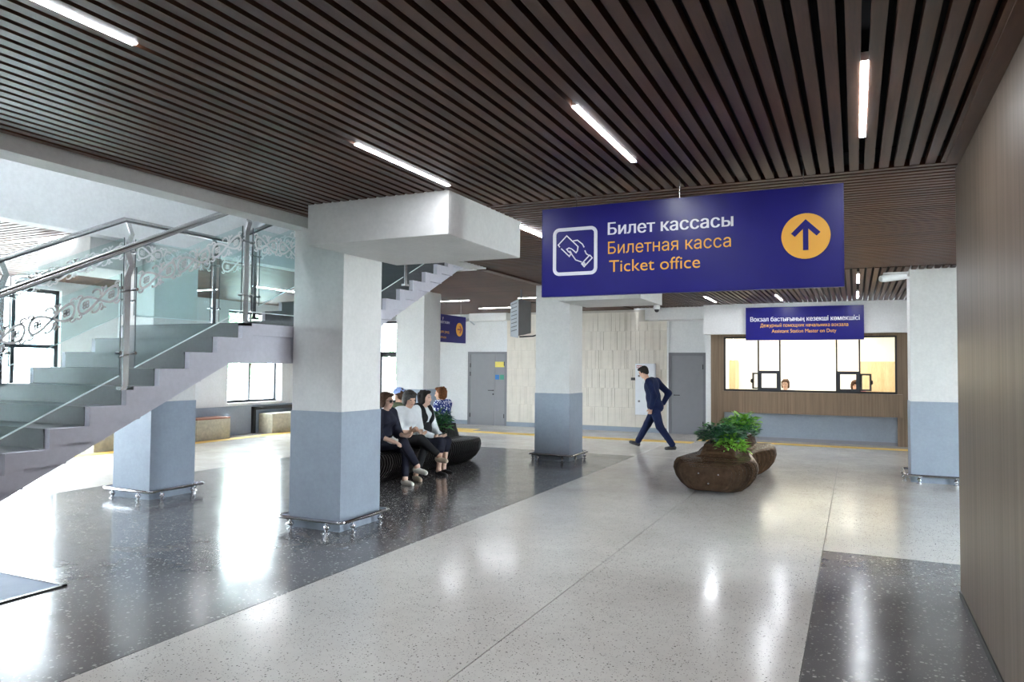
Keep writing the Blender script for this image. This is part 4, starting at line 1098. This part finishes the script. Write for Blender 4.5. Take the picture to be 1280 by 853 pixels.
def seated(label, loc, yaw, skin, hair, top_mat, bottom_mat, shoe_mat, J, head_yaw=0., head_pitch=0., hair_style='bob', sleeve=.55, skirt=False, extras=None, top_k=.05, group='women seated on the black bench', shoe_low=True, lean=.05, bulk=1.0, trouser_end=.86):
    H = .52                                   # hip height above floor
    pel = V3(0, 0, H+.03); wa = V3(lean*.4, 0, H+.20); ch = V3(lean, 0, H+.40); nk = V3(lean+.02, 0, H+.545); hc = V3(lean+.055, 0, H+.675) + V3(*J.get('head', (0, 0, 0)))
    R = rz(head_yaw) @ ry(head_pitch)
    hb, eyes, lips = head_prims(hc, R)
    body = list(hb) + [('c', nk-V3(0, 0, .06), hc+R@V3(-.012, 0, -.06), .052, .048)]
    body += [('e', ch, (.105, .15, .15), None), ('e', wa, (.10, .135, .15), None), ('e', pel, (.125, .165, .11), None)]
    topc = [('e', ch+V3(.0, 0, .0), (.125*bulk, .168*bulk, .165), None), ('e', wa, (.125*bulk, .155*bulk, .16), None), ('e', pel+V3(0, 0, .04), (.14*bulk, .18*bulk, .10), None),
            ('e', ch+V3(.085, .07, -.01), (.06, .065, .065), None), ('e', ch+V3(.085, -.07, -.01), (.06, .065, .065), None)]
    bot = [('e', pel, (.145, .185, .125), None)]
    shoes = []
    for s, nm in ((1, 'L'), (-1, 'R')):
        sh = ch+V3(-.005, s*.165, .09); el, wr, hd, pn, curl = J['arm'+nm]
        el, wr = V3(*el), V3(*wr)
        body += limb(sh, el, wr, .046, .040, .027) + hand_prims(wr, V3(*hd), V3(*pn), curl, 1.1, s)
        topc += [('c', ch+V3(-.01, s*.10, .115), sh, .055, .066)]
        if sleeve <= 1: topc += [('c', sh, sh+(el-sh)*min(1, sleeve/.5), .066*bulk, .060 if sleeve > .5 else .066)]
        if sleeve > .5: topc += [('c', sh, el, .064, .056), ('c', el, el+(wr-el)*min(1, (sleeve-.5)*2), .056, .046)]
        kn, an, fd = J['leg'+nm]; kn, an, fd = V3(*kn), V3(*an), V3(*fd); hp = pel+V3(.02, s*.085, -.01)
        body += limb(hp, kn, an, .080, .054, .036)
        fu = V3(0, 0, 1)
        if len(J['leg'+nm]) > 3: pass
        body += foot_prims(an, fd)
        if skirt: bot += [('c', hp, kn, .10, .082), ('c', kn, kn+(an-kn)*.25, .08, .075)]
        else: bot += [('c', hp, kn, .098, .073), ('c', kn, kn+(an-kn)*trouser_end, .072, .052)]
        shoes.append(shoe_prims(an, fd))
    g = lambda x, y, z: hc + R @ V3(x, y, z)
    if hair_style == 'bob':
        hr = [('e', g(-.028, 0, .048), (.100, .090, .090), R), ('e', g(-.055, 0, -.02), (.070, .088, .095), R), ('e', g(-.02, .075, -.025), (.045, .025, .075), R), ('e', g(-.02, -.075, -.025), (.045, .025, .075), R), ('e', g(.05, 0, .098), (.045, .065, .030), R)]
    elif hair_style == 'full':
        hr = [('e', g(-.022, 0, .055), (.112, .100, .095), R), ('e', g(-.065, 0, -.01), (.075, .098, .11), R), ('e', g(-.015, .082, -.02), (.05, .03, .08), R), ('e', g(-.015, -.082, -.02), (.05, .03, .08), R), ('e', g(.055, 0, .098), (.050, .075, .036), R)]
    else:
        hr = [('e', g(-.025, 0, .050), (.098, .086, .085), R), ('e', g(-.055, 0, -.005), (.062, .078, .07), R), ('e', g(.035, 0, .095), (.05, .06, .025), R)]
    rl = random.Random(len(label))
    for q in range(26):
        an = rl.uniform(math.radians(55), math.radians(305)); el = rl.uniform(-.1, 1.1); cr = math.cos(el)*.098; a0 = g(-.03+cr*math.cos(an)*.98, cr*math.sin(an)*.95, .045+.092*math.sin(el)); a1 = g(-.03+.085*math.cos(an), .088*math.sin(an), -.03-rl.random()*.06) if hair_style != 'short' else a0
        hr.append(('c', a0, a0+(a1-a0)*.9, .013, .008))
    parts = [('body', skin, body, .009, .022), ('top', top_mat, topc, .010, top_k), ('skirt' if skirt else 'trousers', bottom_mat, bot, .010, .03),
             ('hair', hair, hr, .007, .014), ('eyes', 'eye', eyes, .004, .004), ('lips', 'lip', lips, .004, .004)]
    for sp in shoes: parts.append(('shoe', shoe_mat, sp, .008, .015))
    for e in (extras(g, R, ch, pel, wa) if extras else []): parts.append(e)
    return build_person(label, loc, yaw, parts, group)
def glasses(g, R, *a):
    fr = []
    for s in (-1, 1):
        cs = [g(.104, s*.036+.024*math.cos(t), .008+.019*math.sin(t)) for t in np.linspace(0, 2*PI, 13)]
        fr += [('c', p, q, .004, .004) for p, q in zip(cs, cs[1:])] + [('c', g(.10, s*.060, .012), g(.0, s*.082, .012), .004, .004), ('e', g(.103, s*.036, .008), (.004, .022, .017), R)]
    return [('glasses', 'eye', fr+[('c', g(.105, .012, .012), g(.105, -.012, .012), .004, .004)], .004, .004)]
def vest(g, R, ch, pel, wa):
    v = [('e', ch+V3(-.012, s*.105, .0), (.158, .082, .205), None) for s in (-1, 1)] + [('e', wa+V3(.01, 0, -.02), (.150, .185, .17), None), ('e', pel+V3(0, 0, .05), (.152, .195, .10), None)] + [('e', ch+V3(.092, s*.088, -.035), (.072, .070, .085), None) for s in (-1, 1)]
    return [('vest', 'black_cloth', v, .010, .02)]
def scarf_none(*a): return []
# woman in navy with sunglasses, legs crossed
seated('woman in navy with sunglasses and cream shoes, legs crossed, hand held out', (-6.40, 9.12, 0), math.radians(-8), 'skin2', 'hair_brown', 'navy', 'navy', 'shoe_white',
       dict(armL=((.16, .20, .70), (.37, .13, .68), (1, -.1, .15), (0, -.5, .8), .5), armR=((.16, -.22, .70), (.36, -.13, .62), (1, .1, -.2), (.2, 0, -1), .6),
            legL=((.44, .06, .50), (.50, -.02, .09), (1, -.15, 0)), legR=((.46, -.02, .60), (.66, .06, .27), (1, .05, -.1))), 0., .08, 'bob', .62, extras=glasses, lean=.06)
# woman in white blouse with grey hair
seated('woman in a white blouse with grey hair and black trousers, legs crossed, gesturing', (-6.42, 9.76, 0), math.radians(-20), 'skin', 'hair_grey', 'white_cloth', 'black_cloth', 'shoe_beige',
       dict(armL=((.13, .22, .70), (.34, .10, .66), (1, -.4, .2), (0, -.4, .9), .4), armR=((.15, -.23, .70), (.38, -.16, .72), (1, .1, .35), (0, .6, .8), .3),
            legL=((.45, .08, .50), (.50, -.14, .09), (1, -.2, 0)), legR=((.46, -.02, .60), (.68, .16, .36), (1, .1, .0))), math.radians(-6), .20, 'full', .42, lean=.09, bulk=1.12, top_k=.06)
# woman in black waistcoat
seated('woman in a black waistcoat over a white shirt holding a phone in her lap', (-6.40, 10.22, 0), math.radians(-4), 'skin2', 'hair_black', 'white_cloth', 'navy', 'shoe_black',
       dict(armL=((.12, .21, .68), (.33, .09, .60), (1, -.4, -.1), (0, -.3, .9), .6), armR=((.12, -.22, .68), (.33, -.10, .60), (1, .4, -.1), (0, .3, .9), .6),
            legL=((.44, .09, .51), (.42, .06, .09), (1, .05, -.1)), legR=((.44, -.07, .51), (.46, -.14, .09), (1, -.1, -.1))), math.radians(10), -.05, 'bob', .95, True, vest, lean=.03)
ph = MB().box(-.075, .075, -.036, .036, 0, .009).build('phone', 'black_metal', bevel=.003); ph.location = (-6.01, 10.20, .625); ph.rotation_euler = (.1, -.25, .6)
tag(ph, 'dark phone in the lap of the woman in the waistcoat', 'phone')
hb_ = thing('handbag', (-6.10, 8.98, .585), 'small light grey handbag on the lap of the woman in navy', 'handbag')
me = blob_mesh('bag_body', [('e', V3(0, 0, .045), (.10, .055, .045), None), ('e', V3(.02, 0, .04), (.09, .05, .035), None)], .008, .02); me.materials.append(M['shoe_white']); o = bpy.data.objects.new('bag_body', me); C.objects.link(o); o.parent = hb_
MB().tube([(-6.18, 8.98, .65), (-6.14, 8.97, .70), (-6.06, 8.97, .70), (-6.02, 8.98, .65)], .006, 6).build('strap', 'black_cloth', hb_)
# people on the far side of the bench
rest = dict(armL=((.12, .23, .70), (.34, .14, .62), (1, -.3, -.1), (0, -.3, -.9), .5), armR=((.12, -.23, .70), (.34, -.14, .62), (1, .3, -.1), (0, .3, -.9), .5),
            legL=((.44, .10, .51), (.42, .10, .09), (1, .05, -.1)), legR=((.44, -.10, .51), (.42, -.10, .09), (1, -.05, -.1)))
seated('woman with auburn hair in a blue and white patterned blouse seen from behind', (-6.98, 12.0, 0), math.radians(178), 'skin', 'hair_auburn', 'pattern', 'black_cloth', 'shoe_black', rest, math.radians(22), .05, 'bob', .9, lean=.06, bulk=1.12, group='people on the far side of the bench')
def cap(g, R, *a):
    return [('cap', 'blue_cap', [('e', g(-.012, 0, .075), (.112, .098, .075), R), ('e', g(.09, 0, .065), (.075, .07, .012), R)], .008, .012)]
seated('person in a light blue cap and olive top seen from behind', (-7.10, 10.78, 0), math.radians(172), 'skin', 'hair_brown', 'olive', 'black_cloth', 'shoe_black', rest, 0., .1, 'short', .6, extras=cap, lean=.06, group='people on the far side of the bench')

# ---- man walking
def man():
    pel = V3(0, 0, .93); ch = V3(.10, 0, 1.30); nk = V3(.17, 0, 1.48); hc = V3(.265, 0, 1.615)
    R = rz(math.radians(-4)) @ ry(.42)
    hb, eyes, lips = head_prims(hc, R); g = lambda x, y, z: hc+R@V3(x, y, z)
    body = list(hb)+[('c', nk-V3(.01, 0, .08), hc+R@V3(-.02, 0, -.055), .058, .054), ('e', ch, (.11, .17, .19), None), ('e', pel+V3(.03, 0, .1), (.11, .15, .16), None), ('e', pel, (.12, .16, .11), None)]
    jk = [('e', ch+V3(-.015, 0, .02), (.155, .200, .205), None), ('e', V3(.05, 0, 1.10), (.155, .185, .20), None), ('e', V3(.01, 0, .92), (.165, .20, .16), None), ('e', V3(-.05, 0, .88), (.11, .17, .10), None)]
    tr = [('e', pel-V3(0, 0, .02), (.125, .170, .12), None)]; sh_ = []; parts = []
    arms = {1: (V3(.06, .235, 1.42), V3(-.055, .27, 1.13), V3(.03, .22, .87)), -1: (V3(.05, -.225, 1.42), V3(-.20, -.27, 1.18), V3(-.10, -.20, .95))}
    for s, (a, e, w) in arms.items():
        body += limb(a, e, w, .048, .042, .029)+hand_prims(w, V3(.18, -.05*s, -1), V3(.5, -.8*s, .2), 1.0, 1.0, s)
        jk += [('c', ch+V3(-.02, s*.11, .13), a, .07, .080), ('c', a, e, .080, .064), ('c', e, w-(w-e)*.06, .064, .050)]
    legs = {1: (V3(-.12, .085, .49), V3(-.40, .085, .115), V3(1, 0, -.05), .0), -1: (V3(.20, -.085, .52), V3(.42, -.085, .135), V3(1, 0, .32), .0)}
    for s, (k_, a, fd, _) in legs.items():
        hp = pel+V3(0, s*.085, -.04); body += limb(hp, k_, a, .085, .058, .038)
        tr += [('c', hp, k_, .112, .082), ('c', k_, a+(k_-a)*.04, .080, .064)]
        up = np.cross(fd/np.linalg.norm(fd), V3(0, 1, 0)); up = up if up[2] > 0 else -up
        parts.append(('shoe', 'shoe_black', shoe_prims(a, fd, up), .008, .015))
    hr = [('e', g(-.03, 0, .055), (.096, .086, .085), R), ('e', g(-.06, 0, .0), (.055, .078, .075), R), ('e', g(.045, 0, .095), (.055, .066, .034), R), ('e', g(-.01, .07, .02), (.04, .018, .045), R), ('e', g(-.01, -.07, .02), (.04, .018, .045), R)]
    col = [('c', nk+V3(-.055, s*.04, .0), nk+V3(.06, s*.03, -.05), .024, .018) for s in (-1, 1)]+[('e', nk+V3(.055, 0, -.11), (.06, .045, .08), None)]
    parts = [('body', 'skin', body, .009, .022), ('jacket', 'navy_suit', jk, .010, .045), ('trousers', 'navy_suit', tr, .010, .03), ('shirt', 'white_cloth', col, .007, .015),
             ('hair', 'hair_black', hr, .008, .03), ('eyes', 'eye', eyes, .004, .004), ('lips', 'lip', lips, .004, .004)]+parts
    return build_person('man in a navy suit walking with head bowed past the grey door', (-3.84, 15.42, .0), math.radians(176), parts)
man()
# ---- clerks
def clerk(label, loc, yaw, skin, hair, topm, style, hy):
    return seated(label, loc, yaw, skin, hair, topm, 'navy', 'shoe_black', rest, hy, .05, style, .9, lean=.06, group='clerks behind the ticket windows')
clerk('clerk with tied-back hair and a white collar behind the ticket windows', (-1.60, 19.95, .13), math.radians(-95), 'skin2', 'hair_brown', 'white_cloth', 'bob', 0.)
clerk('clerk with short dark hair in a red top behind the serving hatch', (.0, 19.95, .12), math.radians(-88), 'skin', 'hair_brown', 'red', 'full', .1)
for i, (x, l) in enumerate(((-1.60, 'office stool under the clerk with tied-back hair'), (.0, 'office stool under the clerk in the red top'))):
    st = thing('office_stool', (x, 19.97, 0), l, 'stool', 'office stools')
    MB().lathe([(.18, .50), (.21, .52), (.21, .56), (.18, .58)], (x, 19.97, 0), 20).build('seat', 'black_cloth', st, True)
    MB().tube([(x, 19.97, .06), (x, 19.97, .5)], .025, 8).build('column_tube', 'steel', st)
    for k in range(5):
        a = 2*PI*k/5; MB().tube([(x, 19.97, .06), (x+.25*math.cos(a), 19.97+.25*math.sin(a), .03)], .018, 6).build('leg', 'black_metal', st)
